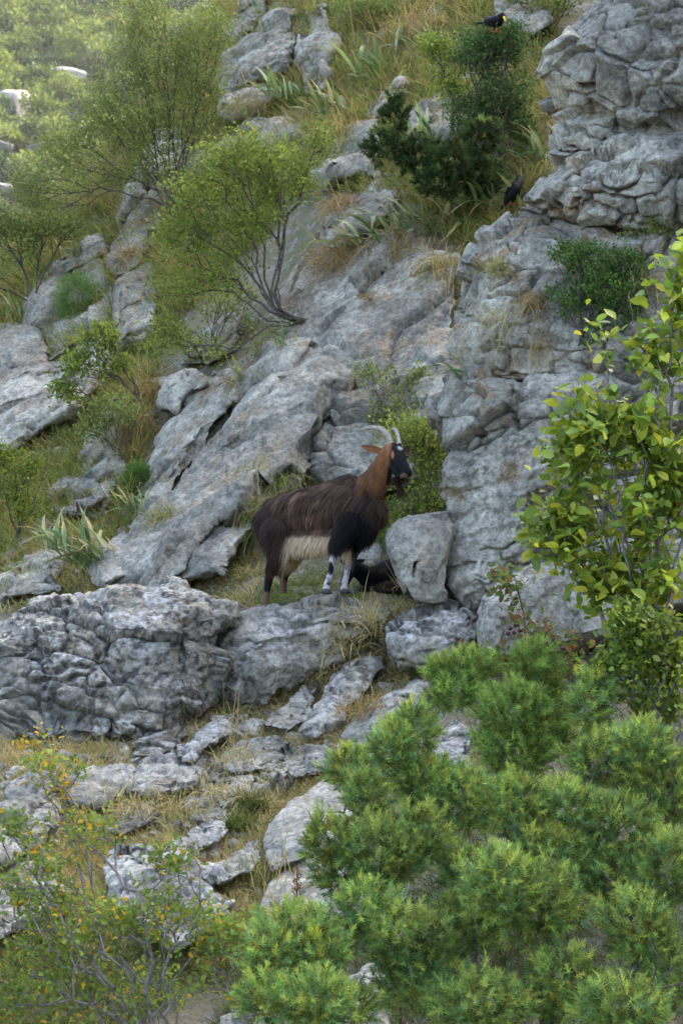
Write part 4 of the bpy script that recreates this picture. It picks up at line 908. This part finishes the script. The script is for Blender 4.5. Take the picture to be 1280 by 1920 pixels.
J1 = [(655,1440,45,38),(690,1490,42,55),(735,1400,40,60),(770,1360,48,45),(620,1560,55,45),(720,1590,80,70),(640,1640,48,55),(800,1470,60,60),(860,1500,75,70),(955,1500,60,62),(780,1560,60,60),(880,1640,60,50,-.1),(930,1650,70,75,-.15),(1010,1690,80,80,-.1),(870,1740,70,70),(1060,1620,60,60),(1150,1560,80,75),(1235,1480,70,80),(1130,1430,75,55),(1108,1320,42,62),(1190,1400,60,60),(1160,1660,70,60),(1245,1620,60,80),(1200,1750,75,75,-.1),(760,1750,80,60),(680,1690,55,55),(780,1850,90,60),(900,1870,100,60),(1050,1830,80,70,.15),(1150,1870,80,60),(1255,1850,60,70),(1060,1520,60,60),(1010,1590,50,45)]
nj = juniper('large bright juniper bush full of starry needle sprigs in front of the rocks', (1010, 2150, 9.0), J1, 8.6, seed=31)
nj2 = juniper('low juniper bush with yellow green tips beside the thorny shrub', (570, 2080, 9.0), [(560,1740,85,42),(505,1790,50,50),(600,1790,60,50),(590,1860,70,50),(500,1870,50,50),(650,1890,50,50)], 8.5, seed=32)
nj3 = juniper('soft dark green juniper plume under the pale clean boulder', (960, 1700, 10.5), [(955,1330,75,62),(880,1255,60,34),(1010,1290,45,45),(960,1400,80,60),(850,1300,50,40),(1030,1370,60,60),(1000,1240,50,35),(830,1260,35,25)], 9.9, seed=33, pal=((0.20,0.32,0.10),(0.25,0.36,0.10),(0.28,0.38,0.10),(0.12,0.20,0.07)), dz=0.4, yellow=0)
juniper('dark green juniper on the slope left of the lower black bird', (830, 420, 20.4), [(740,215,26,42),(715,280,36,32),(780,290,55,38),(850,310,50,42),(900,330,45,45),(820,350,50,28),(900,260,40,40)], 19.7, dens=1.0, pal=((0.035,0.065,0.028),(0.05,0.085,0.033),(0.065,0.10,0.04)), L=0.045, step=0.052, seed=34, dz=0.0, yellow=0, nw=0.09, per=30)
# ------------------------------------------------------------------ broad leaved shrub at the cliff
LF = ((0.34,0.46,0.06),(0.26,0.38,0.06),(0.44,0.54,0.07),(0.19,0.31,0.06),(0.68,0.68,0.08),(0.30,0.42,0.09))
bush('leafy_shrub', 'leafy shrub with broad glossy light green leaves in front of the cliff', 'shrub', (1285, 1560, 10.3), [(1160,810,105,85),(1240,680,45,70),(1270,560,35,70),(1080,850,62,70),(1055,1000,62,62),(1170,960,95,85),(1120,1090,85,55),(1250,900,60,140),(1220,1080,70,70),(1140,650,18,32),(1268,480,20,28)], 210, 7.5, 0.072, LF, d0=(-0.05,0,1), wood='greybark', leafm='leaf', tmpl=LEAF, rtip=0.0022, seg=0.1, spread=0.14, leafparts=300, shell=0.25, seed=41, upb=0.1, szv=(0.35,1.2), stems=7, pw=0.36)
bush('leafy_shrub', 'small leaved yellow green shrub under the broad leaved one', 'shrub', (1240, 1500, 9.9), [(1210,1190,60,50),(1250,1250,50,60),(1170,1250,50,50),(1230,1330,60,40),(1180,1160,40,30)], 110, 12, 0.034, ((0.24,0.32,0.05),(0.17,0.25,0.045),(0.31,0.36,0.08),(0.11,0.18,0.04)), wood='greybark', leafm='leaf', tmpl=LEAF, rtip=0.0018, seg=0.07, spread=0.07, leafparts=0, seed=42)
br = bush('bramble', 'bramble with thin red stems and dark berries in front of the pale boulder', 'bramble', (1060, 1330, 12.6), [(950,1100,40,30),(1000,1190,50,30),(1040,1240,50,30),(900,1240,50,30),(1080,1230,40,40),(970,1260,60,25)], 44, 9, 0.042, ((0.11,0.17,0.05),(0.16,0.2,0.06),(0.2,0.1,0.05)), rtip=0.0016, seg=0.07, bare=0.2, seed=43, tmpl=LEAF, d0=(-0.3,-0.2,0.8))
def ball(c, rad, n=6):
    u = np.linspace(0, math.pi, n); w_ = np.linspace(0, 2*math.pi, 2*n, endpoint=False); U, W = np.meshgrid(u, w_, indexing='ij')
    v = np.stack([np.sin(U)*np.cos(W), np.sin(U)*np.sin(W), np.cos(U)], -1).reshape(-1, 3) * rad + c
    a = (np.arange(n-1)[:, None] * 2 * n); k = np.arange(2*n)[None]; k2 = (k + 1) % (2*n)
    return v, np.stack([a + k, a + 2*n + k, a + 2*n + k2, a + k2], -1).reshape(-1, 4)
for (x, y) in [(956,1178),(966,1172),(974,1182),(963,1186),(952,1188),(1014,1210),(1022,1205),(1030,1214),(1045,1222),(1054,1216),(880,1216),(870,1220),(1010,1222),(985,1236)]:
    v, f = ball(P(x, y, 12.45), 0.0125); part('berry', v, f, M['berry'], br)
# ------------------------------------------------------------------ thorny shrub with turning leaves
bush('thorny_shrub', 'thorny grey twigged shrub with few green and orange leaves before the karst rock', 'shrub', (345, 2080, 9.4), [(60,1660,90,90),(150,1750,140,100),(300,1720,150,80),(420,1770,100,80),(110,1440,60,40),(170,1560,80,60),(60,1860,120,70),(480,1860,80,60),(250,1860,150,60),(320,1620,70,50),(40,1560,50,50)], 620, 5.5, 0.025, ((0.20,0.29,0.07),(0.25,0.33,0.08),(0.16,0.23,0.07),(0.32,0.35,0.08),(0.22,0.3,0.07),(0.2,0.28,0.07),(0.23,0.31,0.07),(0.18,0.26,0.08),(0.2,0.29,0.07),(0.25,0.33,0.08),(0.16,0.23,0.07),(0.22,0.3,0.07),(0.6,0.36,0.04)), D=9.4, d0=(-0.25,0,1), wood='greybark', rtip=0.0015, seg=0.06, wig=0.9, spread=0.06, bare=0.25, shell=0.2, seed=44, reuse=0.1, tmpl=LEAF, pw=0.34, stems=11)
bush('yellow_twig', 'slender twig of golden leaves rising above the thorny shrub', 'shrub', (200, 1800, 10.2), [(65,1410,30,40),(110,1470,40,35),(150,1560,40,40)], 34, 8, 0.026, ((0.55,0.33,0.03),(0.5,0.38,0.06),(0.2,0.24,0.06)), d0=(-0.3,0,1), wood='greybark', rtip=0.0014, seg=0.06, seed=45, tmpl=LEAF)
# brown seed spikes
for k, (x, y0, y1) in enumerate([(555,1750,1630),(535,1760,1690),(575,1765,1700)]):
    r = np.random.default_rng(k + 70); D = 12.2; root = thing('seed_spike', P(x, y0, D), 'brown dried seed spike standing before the rounded boulder', 'dry plant', 'dried seed spikes')
    v, f = tubes(np.array([P(x, y0 + 20, D)]), np.array([P(x + 2, y1, D)]), np.array([0.005]), np.array([0.003])); part('stem', v, f, M['bark'], root)
    n = 420; t = r.uniform(0.0, 1, n) ** 0.8; c = np.array([P(x, y0, D)]) * (1 - t[:, None]) + np.array([P(x + 2, y1, D)]) * t[:, None]
    u = unit(r.normal(size=(n, 3)))
    v, f, cc = scatter(LEAFS, c + u * 0.014, u, 0.016 * r.uniform(0.6, 1.2, n), palette(((0.26,0.15,0.06),(0.33,0.2,0.08),(0.18,0.1,0.05)), n, r), r=r); part('seed_heads', v, f, M['small_leaf'], root, cc, kind='stuff')
# ------------------------------------------------------------------ animals: one continuous skin grown from chained volumes
def pxof(v): return 640 + F * v[:, 0] / v[:, 1], 960 - F * v[:, 2] / v[:, 1]
def blob(chains, vox, right=None, smooth=3):
    vs_, fs, o = [], [], 0
    for ch in chains:
        pts = [(P(*c[:3]), c[3], c[4] if len(c) > 4 else 1.0) for c in ch]
        seq = []
        for (p, r0, l0), (q, r1, l1) in zip(pts, pts[1:]):
            n = max(2, int(np.linalg.norm(q - p) / (0.35 * min(r0, r1))))
            for k in range(n):
                t = k / n; seq.append((p + (q - p) * t, r0 + (r1 - r0) * t, l0 + (l1 - l0) * t))
        seq.append(pts[-1])
        for c, r_, l in seq:
            v, f = ball(np.zeros(3), r_, 8)
            if l != 1.0 and right is not None: v = v - np.outer(v @ right, right) * (1 - l)
            vs_.append(v + c); fs.append(f + o); o += len(v)
    return remesh(np.concatenate(vs_), np.concatenate(fs), vox, smooth)
def ell(px, py, cx, cy, rx, ry, soft=0.35):
    return 1 - sstep(1 - soft, 1 + soft, np.hypot((px - cx) / rx, (py - cy) / ry))
def horn(pts, radii, root, seedk):
    p = np.array([P(*q) for q in pts]); n = 40; t = np.linspace(0, len(p) - 1, n)
    c = np.stack([np.interp(t, np.arange(len(p)), p[:, i]) for i in range(3)], 1)
    for _ in range(6): c[1:-1] = 0.25 * c[:-2] + 0.5 * c[1:-1] + 0.25 * c[2:]
    r_ = np.interp(t, np.arange(len(p)), radii) * (1 + 0.10 * np.sin(np.arange(n) * 1.9))
    d = unit(np.gradient(c, axis=0)); Rm = frames(d, np.zeros(n)); k = 10; a = np.arange(k) * 2 * math.pi / k
    ring = np.stack([0 * a, np.cos(a) * 0.75, np.sin(a)], 1)
    v = (c[:, None] + np.einsum('nij,kj->nki', Rm, ring) * r_[:, None, None]).reshape(-1, 3)
    i = np.arange(k); j = (i + 1) % k
    f = (np.stack([i, j, j + k, i + k], 1)[None] + (np.arange(n - 1) * k)[:, None, None]).reshape(-1, 4)
    part('horn', v, f, M['horn'], root)
def ear(a, b, wd, root, colr, right):
    p, q = P(*a), P(*b); d = q - p; L = np.linalg.norm(d); d = d / L; s = unit(np.cross(d, right)); n = 9; v = []
    nrm = np.cross(s, d)
    for sgn in (1, -1):
        for k in range(n):
            t = k / (n - 1); w_ = wd * math.sin(math.pi * (0.12 + 0.86 * t)) ** 0.7
            for m in (-1, -0.5, 0, 0.5, 1):
                v.append(p + d * L * t + s * w_ * m + nrm * (0.35 * wd * (m * m - 0.5) + sgn * 0.004 * (1 - m * m)) - np.array([0, 0, 0.10 * L * math.sin(t * 3.1)]) * 0)
    g = grid_faces(5, n); f = np.concatenate([g, g[:, ::-1] + 5 * n])
    part('ear', np.array(v), f, M['hide'], root, np.tile(colr, (len(v), 1)))
def hair(v, f, n, fn_len, fn_col, comb, root, seed, name='coat', lift=0.35, wd=0.0028):
    r = np.random.default_rng(seed); nr = vnormals(v, f)
    if (nr * (v - v.mean(0))).sum() < 0: nr = -nr
    fc = v[f].mean(1); ar = np.linalg.norm(np.cross(v[f[:, 2]] - v[f[:, 0]], v[f[:, 3]] - v[f[:, 1]]), axis=1)
    L = fn_len(fc); wgt = ar * (L > 0.004); k = r.choice(len(f), n, p=wgt / wgt.sum())
    b = fc[k]; m = unit(nr[f[k]].mean(1)); L = L[k] * r.uniform(0.6, 1.2, n)
    cb = np.array(comb) + 0.45 * np.stack([fbm(b * 9, 2, seed), fbm(b * 9 + 7, 2, seed), fbm(b * 9 + 17, 2, seed) * 0.5], 1)
    tg = unit(cb - (cb * m).sum(1)[:, None] * m)
    seg = 5; s = unit(np.cross(tg, m)); V, C = [], []
    c0 = fn_col(b); wave = r.uniform(0, 6, n)[:, None]; ph = 6 * fbm(b * 6, 2, seed + 2)[:, None]
    lock = (0.5 + 0.5 * fbm(b * np.array([22, 22, 7]), 3, seed + 5, 0.6))[:, None]
    lk = 1 - sstep(0.15, 0.4, c0.mean(1))[:, None] * 0.75
    cc = c0 * (1 + (1.1 * lock - 0.55) * lk) * r.uniform(0.8, 1.2, (n, 1))
    for q in range(seg + 1):
        t = q / seg
        p = b + m * (0.004 + lift * L[:, None] * t * (1 - 0.75 * t)) + tg * L[:, None] * t * (1 - 0.15 * t) + np.array([0, 0, -1.0]) * L[:, None] * 0.28 * t * t + s * 0.09 * L[:, None] * np.sin(3.2 * t + ph) * t
        w_ = wd * (1 - t) ** 0.6 + 0.0004
        if q < seg: V += [p - s * w_, p + s * w_]; C += [cc * (0.9 + 0.25 * t)] * 2
        else: V += [p]; C += [cc * 1.15]
    v2 = np.stack(V, 1).reshape(-1, 3); c2 = np.stack(C, 1).reshape(-1, 3); mm = 2 * seg + 1; o = (np.arange(n) * mm)[:, None]
    qd = np.concatenate([np.array([[2*j, 2*j+1, 2*j+3, 2*j+2]]) + o for j in range(seg - 1)]); t3 = np.array([[2*seg-2, 2*seg-1, 2*seg]]) + o
    part(name, v2, [qd, t3], M['hair'], root, np.clip(c2, 0, 1), kind='stuff')

HEAD = np.array([math.cos(R(30)), -math.sin(R(30)), 0]); RIGHT = np.array([-math.sin(R(30)), -math.cos(R(30)), 0])
gv, gf = blob([
  [(506,978,16.36,.11,.95),(535,968,16.30,.15,.85),(580,960,16.20,.165,.85),(635,950,16.07,.175,.8),(672,948,15.99,.165,.75),(690,958,15.95,.13,.85)],
  [(545,945,16.29,.09),(600,930,16.17,.08),(655,908,16.03,.07)],
  [(690,965,15.95,.11),(683,1000,15.95,.07)],
  [(682,930,15.97,.125,.8),(703,905,15.90,.10,.8),(719,874,15.84,.075,.85),(729,852,15.80,.066,.9)],
  [(735,845,15.79,.058),(743,852,15.76,.056),(751,868,15.69,.046),(758,880,15.65,.038),(763,887,15.625,.034)],
  [(737,868,15.78,.045),(744,884,15.73,.034),(755,894,15.66,.022)],
  [(520,1000,16.20,.115,.8),(527,1035,16.17,.07),(505,1080,16.28,.034),(500,1110,16.26,.023),(497,1130,16.25,.026),(497,1138,16.24,.027)],
  [(540,1000,16.42,.105,.8),(550,1040,16.40,.062),(532,1080,16.50,.033),(531,1108,16.49,.023),(528,1128,16.47,.026)],
  [(655,985,15.88,.095,.7),(632,1020,15.88,.055),(624,1052,15.86,.029),(620,1075,15.87,.021),(614,1092,15.86,.024),(611,1104,15.85,.026)],
  [(680,990,16.02,.09,.7),(660,1022,16.03,.05),(653,1052,16.0,.029),(650,1075,16.0,.021),(646,1092,15.99,.024),(645,1104,15.98,.026)],
  [(550,1018,16.20,.095,.9),(590,1016,16.11,.095,.9),(630,1008,16.02,.085,.9)],
  [(508,948,16.36,.05),(496,962,16.45,.028),(490,985,16.47,.018)],
], 0.0085, RIGHT, 4)
BR, LB, BK, TANN, CREAM = 1.25 * np.array((0.050, 0.030, 0.021)), np.array((0.24, 0.14, 0.085)), np.array((0.008, 0.0075, 0.0085)), np.array((0.23, 0.105, 0.045)), np.array((0.52, 0.39, 0.25))
def goat_col(v):
    px, py = pxof(v); c = np.tile(BR, (len(v), 1))
    c = lerp(c, LB, sstep(-0.05, 0.45, fbm(v * np.array([14, 14, 9]), 3, 77, 0.6)) * 0.85 * ell(px, py, 590, 950, 75, 55))
    c = lerp(c, (0.035, 0.022, 0.017), ell(px, py, 510, 1010, 35, 70))
    c = lerp(c, BK, ell(px, py, 672, 990, 43, 56, 0.55)); c = lerp(c, (0.03, 0.02, 0.017), ell(px, py, 640, 885, 50, 12))
    nk = sstep(0, 1, ((px - 682) * 0.45 + (935 - py) * 0.9) / 52) * (px > 672)
    c = lerp(c, TANN, nk * 0.95); c = lerp(c, (0.13, 0.06, 0.03), nk * ell(px, py, 690, 890, 18, 22) * 0.8)
    c = lerp(c, CREAM, sstep(1000, 1010, py + 0.02 * (px - 600)) * sstep(530, 540, px) * sstep(664, 656, px) * sstep(15.82, 15.93, v[:, 1] + (px < 600)))
    c = lerp(c, BK, ell(px, py, 632, 1015, 13, 30, 0.55) * (v[:, 1] < 15.93))
    low = sstep(1038, 1046, py) * (px > 604) * (px < 690)
    c = lerp(c, (0.50, 0.47, 0.45), low); c = lerp(c, (0.33, 0.2, 0.13), low * sstep(1062, 1046, py) * (px > 640) * 0.7)
    c = lerp(c, BK * 1.5, low * ell(px, py, 619, 1066, 7, 13, 0.2)); c = lerp(c, BK * 1.5, low * ell(px, py, 616, 1094, 4, 4, 0.3)); c = lerp(c, (0.12, 0.11, 0.11), low * sstep(0.1, 0.3, fbm(v * 45, 3, 3)) * 0.7)
    hl = sstep(1070, 1085, py) * (px < 560); c = lerp(c, (0.15, 0.09, 0.058), hl); c = lerp(c, BK * 1.6, hl * sstep(-0.1, 0.2, fbm(v * 12, 2, 9)))
    face = sstep(727, 735, px + 0.15 * (py - 850)) * (py < 910) * (px > 722)
    c = lerp(c, BK, face); c = lerp(c, (0.34, 0.35, 0.35), ell(px, py, 751, 839, 5.5, 4.5, 0.4) * face)
    c = lerp(c, (0.30, 0.13, 0.06), ell(px, py, 735.5, 853, 2.6, 7, 0.4)); c = lerp(c, (0.13, 0.085, 0.06), ell(px, py, 757, 892, 7, 5, 0.4)); c = lerp(c, BK * 0.6, ell(px, py, 764, 886, 5, 4, 0.3))
    return c
goat = thing('goat', P(600, 1118, 16.05), 'brown and black long haired goat with curved horns standing on the ledge rock', 'goat')
part('body', gv, gf, M['hide'], goat, goat_col(gv))
def goat_len(v):
    px, py = pxof(v); L = np.full(len(v), 0.115)
    L = np.where((px > 688) & (py < 940), 0.020, L); L = np.where((px > 722) & (py < 910), 0.0, L)
    L = np.where((px > 640) & (py > 940), 0.095, L); L = np.where((px < 535), 0.095, L)
    L = np.where((py > 975) & (py < 1004) & (px > 535) & (px < 640), 0.035, L); L = np.where((py > 940) & (py < 976) & (px > 535) & (px < 640), 0.075, L)
    L = np.where((py > 1004) & (px > 538) & (px < 655), 0.06, L)
    L = np.where((py > 1036) & (px > 600) & (v[:, 1] < 15.95) | (py > 1046) & (px > 600), 0.0, L); L = np.where((py > 1062) & (px <= 590), 0.0, L); L = np.where((py < 905) & (px > 630) & (px < 690), 0.05, L)
    return L
hair(gv, gf, 15000, goat_len, goat_col, (-0.42, 0.22, -0.9), goat, 5, lift=0.24)
horn([(733,835,15.79),(728,817,15.82),(714,804,15.90),(694,801,15.99),(677,806,16.06),(664,808,16.10)], (.023,.022,.018,.013,.008,.002), goat, 1)
horn([(748,835,15.77),(746,820,15.82),(742,808,15.90),(737,804,16.0),(731,807,16.12)], (.022,.020,.016,.011,.003), goat, 2)
ear((724,849,15.79), (677,836,15.84), 0.024, goat, (0.20, 0.085, 0.035), RIGHT); ear((756,846,15.80), (768,838,15.90), 0.022, goat, (0.04, 0.02, 0.015), np.array([0.5, -0.8, 0.2]))
for x, y, d in ((738,856,15.715), (763,856,15.745)):
    v, f = ball(P(x, y, d), 0.010, 8); part('eye', v, f, M['eye'], goat)
r = np.random.default_rng(3); n = 320
bb = P(746, 897, 15.69) + r.normal(size=(n, 3)) * np.array([.022, .016, .008])
v, f, c = strips(bb, unit(np.array([0.20, -0.05, -1.0]) + r.normal(size=(n, 3)) * 0.10 + (P(746, 897, 15.69) - bb) * 14), 0.145 * r.uniform(0.5, 1.05, n), np.full(n, 0.003), palette(((0.02, 0.014, 0.012), (0.035, 0.02, 0.014)), n, r), 0.05, 3, r)
part('beard', v, f, M['hair'], goat, c)
def hoof(x, y, D, root):
    for s in (-1, 1):
        c = P(x, y, D) + HEAD * 0.008 + RIGHT * 0.013 * s
        v, f = ball(np.zeros(3), 1.0, 8); v[:, 2] = np.maximum(v[:, 2], -0.75); k = 1.15 - 0.3 * v[:, 2:3]
        v = c + (np.outer(v[:, 0], HEAD) * 0.028 + np.outer(v[:, 1], RIGHT) * 0.0125) * k + np.outer(v[:, 2], (0, 0, 1)) * 0.022
        part('hoof', v, f, M['hoof'], root)
for h in ((610,1109,15.84),(645,1109,15.97),(497,1142,16.235),(528,1133,16.46)): hoof(*h, goat)

lv, lf = blob([[(800,1082,16.95,.14),(760,1084,16.82,.155),(728,1084,16.72,.125),(704,1090,16.64,.085)],
  [(706,1084,16.62,.08),(685,1080,16.52,.062),(668,1068,16.46,.055),(660,1064,16.42,.05)],
  [(660,1060,16.40,.047),(654,1074,16.34,.043),(648,1088,16.29,.034),(645,1097,16.26,.028)],
  [(735,1100,16.60,.05),(700,1106,16.48,.03),(676,1109,16.44,.022)], [(760,1102,16.62,.06),(730,1110,16.52,.03),(712,1112,16.46,.024)]], 0.0085, None, 4)
def ly_col(v):
    px, py = pxof(v); c = np.tile(np.array((0.011, 0.010, 0.011)), (len(v), 1)); return lerp(c, (0.035, 0.02, 0.015), sstep(690, 730, px) * sstep(-0.3, 0.3, fbm(v * 8, 2, 4)))
goat2 = thing('goat', P(720, 1118, 16.6), 'black goat lying on the ground half hidden behind the square boulder', 'goat')
part('body', lv, lf, M['hide'], goat2, ly_col(lv))
hair(lv, lf, 4200, lambda v: np.where(pxof(v)[0] > 672, 0.05, 0.0) * (pxof(v)[1] < 1106), ly_col, (0.5, 0.1, -0.8), goat2, 8, wd=0.003)
ear((663,1056,16.42), (684,1050,16.46), 0.017, goat2, (0.012, 0.010, 0.010), RIGHT); ear((655,1056,16.42), (638,1052,16.48), 0.017, goat2, (0.012, 0.010, 0.010), RIGHT)
for x in (650, 661):
    v, f = ball(P(x, 1070, 16.335 + (x - 650) * 0.002), 0.009, 8); part('eye', v, f, M['eye'], goat2)

# ------------------------------------------------------------------ birds
def bird(label, foot, body, tail, wing, beak, legs):
    loc, nr, ob = ray(*foot); D = min(loc[1], 22.5) - 0.05; s = D / F
    root = thing('black_bird', P(foot[0], foot[1], D), label, 'bird')
    ch = [[(x, y, D + d, r_ * s) for x, y, d, r_ in c] for c in body]
    v, f = blob(ch, 0.006, None, 3); part('body', v, f, M['black'], root)
    for nm, chs in (('tail', tail), ('wing', wing)):
        for c in chs:
            v, f = blob([[(x, y, D + d, r_ * s, 0.35) for x, y, d, r_ in c]], 0.005, np.array([0.3, -0.9, 0.3]), 2); part(nm, v, f, M['black'], root)
    a, b, w_ = beak; v, f = tubes(np.array([P(a[0], a[1], D + a[2]), P(a[0], a[1], D + a[2])]), np.array([P(b[0], b[1], D + b[2]), P(b[0] + 1, b[1] + 1.5, D + b[2])]), np.array([w_, w_ * 0.8]) * s, np.array([0.2, 0.2]) * s, 8)
    part('beak', v, f, M['beak'], root)
    for (x0, y0, d0_, x1, y1, d1_) in legs:
        p0, p1 = P(x0, y0, D + d0_), P(x1, y1, D + d1_)
        A = [p0] + [p1] * 4; B = [p1] + [p1 + np.array(t) * 0.03 for t in ((1, -.6, -.1), (0.2, -1, -.1), (-0.6, -.7, -.1), (-.3, 1, -.1))]
        v, f = tubes(np.array(A), np.array(B), np.array([0.006] + [0.004] * 4), np.array([0.005] + [0.002] * 4), 6); part('leg', v, f, M['birdleg'], root)
bird('black bird with yellow bill perched on top of the dark shrub', (929, 64), [[(915,42,.06,8),(924,42,.03,12),(932,40,-.02,11.5),(938,33,-.05,8),(941,30,-.07,7)]], [[(916,42,.05,5),(903,43,.14,3.5),(894,43,.2,2)]],
     [[(931,36,-.07,8),(920,38,-.01,7),(908,37,.08,3)], [(935,38,.02,7),(922,36,.10,6),(909,33,.17,3)]], ((944,32,-.10), (946,39,-.145), 2.4), [(923,50,0,921,59,-.03), (930,50,0,931,60,-.03)])
bird('black bird seen from behind on the ground beside the cliff, bill hidden', (957, 384), [[(951,372,.0,8),(958,362,.0,12),(966,352,0,12),(972,342,.03,9),(974,334,.05,6.5)]], [[(952,370,-.02,6),(946,382,-.05,4.5),(938,394,-.08,2.5)]],
     [[(966,350,-.08,8),(957,364,-.08,7),(946,382,-.07,3)], [(974,350,.05,7),(970,364,.03,6),(960,378,0,3)]], ((976,333,.10), (979,331,.14), 1.0), [(955,374,0,956,383,-.02), (960,374,.02,961,382,.0)])

# ------------------------------------------------------------------ the far valley side
def far_tree_meshes(k):
    r = np.random.default_rng(k + 300); n = 900
    lobes = [(r.normal(size=3) * np.array([0.28, 0.28, 0.2]), r.uniform(0.35, 0.6)) for _ in range(9)]
    pick = r.integers(9, size=n); u = unit(r.normal(size=(n, 3)))
    p = np.array([lobes[q][0] for q in pick]) + u * np.array([[lobes[q][1]] for q in pick]) * r.uniform(0.7, 1.05, (n, 1)); p[:, 2] = p[:, 2] * 0.85 + 0.85
    pal = (((0.095, 0.135, 0.03), (0.125, 0.155, 0.035), (0.09, 0.12, 0.022)), ((0.022, 0.045, 0.02), (0.03, 0.055, 0.02)), ((0.055, 0.088, 0.02), (0.075, 0.105, 0.022)))[k % 3]
    v, f, c = scatter(LEAFS, p, unit(u + r.normal(size=(n, 3)) * 0.5), 0.2 * r.uniform(0.6, 1.3, n), palette(pal, n, r), r=r)
    A = np.array([[0, 0, -0.2], [0, 0, 0.45], [0, 0, 0.45], [0, 0, 0.4]]); B = np.array([[0, 0, 0.5], [0.25, 0.1, 0.9], [-0.2, 0.15, 0.95], [0.05, -0.25, 0.9]])
    tv, tf = tubes(A, B, np.array([.07, .045, .045, .04]), np.array([.05, .02, .02, .02]), 6)
    return mesh_of('crown', v, f, M['small_leaf'], c), mesh_of('trunk', tv, tf, M['bark'])
FT = [far_tree_meshes(k) for k in range(6)]
FL = ['yellow green sunlit tree on the far valley side', 'dark green tree on the far valley side', 'fresh green rounded tree on the far valley side']
r = np.random.default_rng(88); yy = np.arange(300, 900, 1.0)
def far_hit(px, py):
    a, b = (px - 640) / F, (960 - py) / F; z = far_z(a * yy, yy); k = int((z > b * yy).argmax()); return np.array([a * yy[k], yy[k], z[k]])
cells = [(x, y) for y in np.arange(-30, 560, 21) for x in np.arange(-70, 560, 40)]
for i, (x, y) in enumerate(cells):
    x += r.uniform(-16, 16) + (20 if (int(y) // 21) % 2 else 0); y += r.uniform(-8, 8)
    if x > 580 - y * 0.85 or any(abs(x - a) < c and -12 < y - b < 42 for a, b, c in ((38, 222, 34), (125, 160, 36))) : continue
    if y > 330 and r.uniform() < 0.45: continue
    p = far_hit(x, y); k = r.choice(6, p=(.22, .12, .18, .2, .1, .18)); s = r.uniform(2.8, 5.6)
    t = thing('far_tree', p, FL[k % 3], 'tree', ('yellow green trees of the far valley side', 'dark trees of the far valley side', 'fresh green trees of the far valley side')[k % 3])
    t.rotation_euler = (0, 0, r.uniform(0, 6)); t.scale = (s, s, s * r.uniform(0.8, 1.15))
    for nm, me in zip(('crown', 'trunk'), FT[k]): link(nm, me, t)
q = np.random.default_rng(5); X = q.uniform(-330, 120, 700); Y = q.uniform(380, 760, 700)   # the wood around, one mass
ux = 640 + F * X / Y; keep = (ux < -90) | (ux > 640); X, Y = X[keep], Y[keep]; Z = far_z(X, Y); fv, ff, fc, o_ = [], [], [], 0
for i in range(len(X)):
    n = 150; u = unit(q.normal(size=(n, 3))); s_ = q.uniform(2.8, 5.6)
    v, f, c = scatter(LEAFS, np.array([X[i], Y[i], Z[i] + s_ * 0.8]) + u * s_ * np.array([0.95, 0.95, 0.8]) * (1 + 0.3 * fbm(u * 2 + i, 2, 4))[:, None], u + q.normal(size=(n, 3)) * 0.6, s_ * 0.42 * q.uniform(0.6, 1.3, n), palette((((0.095, 0.135, 0.03), (0.125, 0.155, 0.035)), ((0.022, 0.045, 0.02), (0.03, 0.055, 0.02)), ((0.055, 0.088, 0.02), (0.075, 0.105, 0.022)))[i % 3], n, q), r=q)
    fv.append(v); ff.append(f + o_); fc.append(c); o_ += len(v)
tag(link('far_wood', mesh_of('far_wood', np.concatenate(fv), np.concatenate(ff), M['small_leaf'], np.concatenate(fc))), 'distant wood covering the rest of the far valley side', None, None, 'stuff')
far_stone = stones[3].copy(); far_stone.materials[0] = plain_mat('far_pale_rock', (0.28, 0.275, 0.255), 0.95, (0.17, 0.165, 0.15), 3)
for (x, y, sx, sz, lab) in ((36, 222, 3.0, 4.2, 'tall white topped rock rising from the far trees'), (126, 158, 3.6, 1.5, 'low white rock among the far trees'), (14, 300, 2.2, 1.3, 'pale rock in the clearing below the far trees'), (12, 378, 2.6, 1.4, 'pale rock at the lower edge of the far clearing'), (92, 300, 3.2, 1.0, 'pale bank glimpsed through the tall olive bush')):
    p = far_hit(x, y); o = link('far_rock', far_stone, None, p + np.array([0, -3, 2.0])); o.scale = (sx * 1.5, sx * 1.2, sz * 1.7); o.rotation_euler = (0.1, 0.2, x * 0.1); tag(o, lab, 'rock')
# ------------------------------------------------------------------ the air
v = np.array([(x, y, z) for x in (-1505, 1505) for y in (-405, 1805) for z in (-110, 420)], float)
hm = bpy.data.materials.new('haze'); hm.use_nodes = True; ht = hm.node_tree; ht.nodes.clear()
mo = ht.nodes.new('ShaderNodeOutputMaterial'); pv = ht.nodes.new('ShaderNodeVolumePrincipled'); pv.inputs['Density'].default_value = 0.00005; pv.inputs['Color'].default_value = (0.9, 0.94, 1, 1); pv.inputs['Anisotropy'].default_value = 0.3
ht.links.new(pv.outputs[0], mo.inputs['Volume'])
hz_o = link('haze', mesh_of('haze', v, np.array([(0, 1, 3, 2), (4, 6, 7, 5), (0, 4, 5, 1), (2, 3, 7, 6), (0, 2, 6, 4), (1, 5, 7, 3)]), hm, smooth=False)); tag(hz_o, 'pale summer haze filling the valley air', None, None, 'stuff')
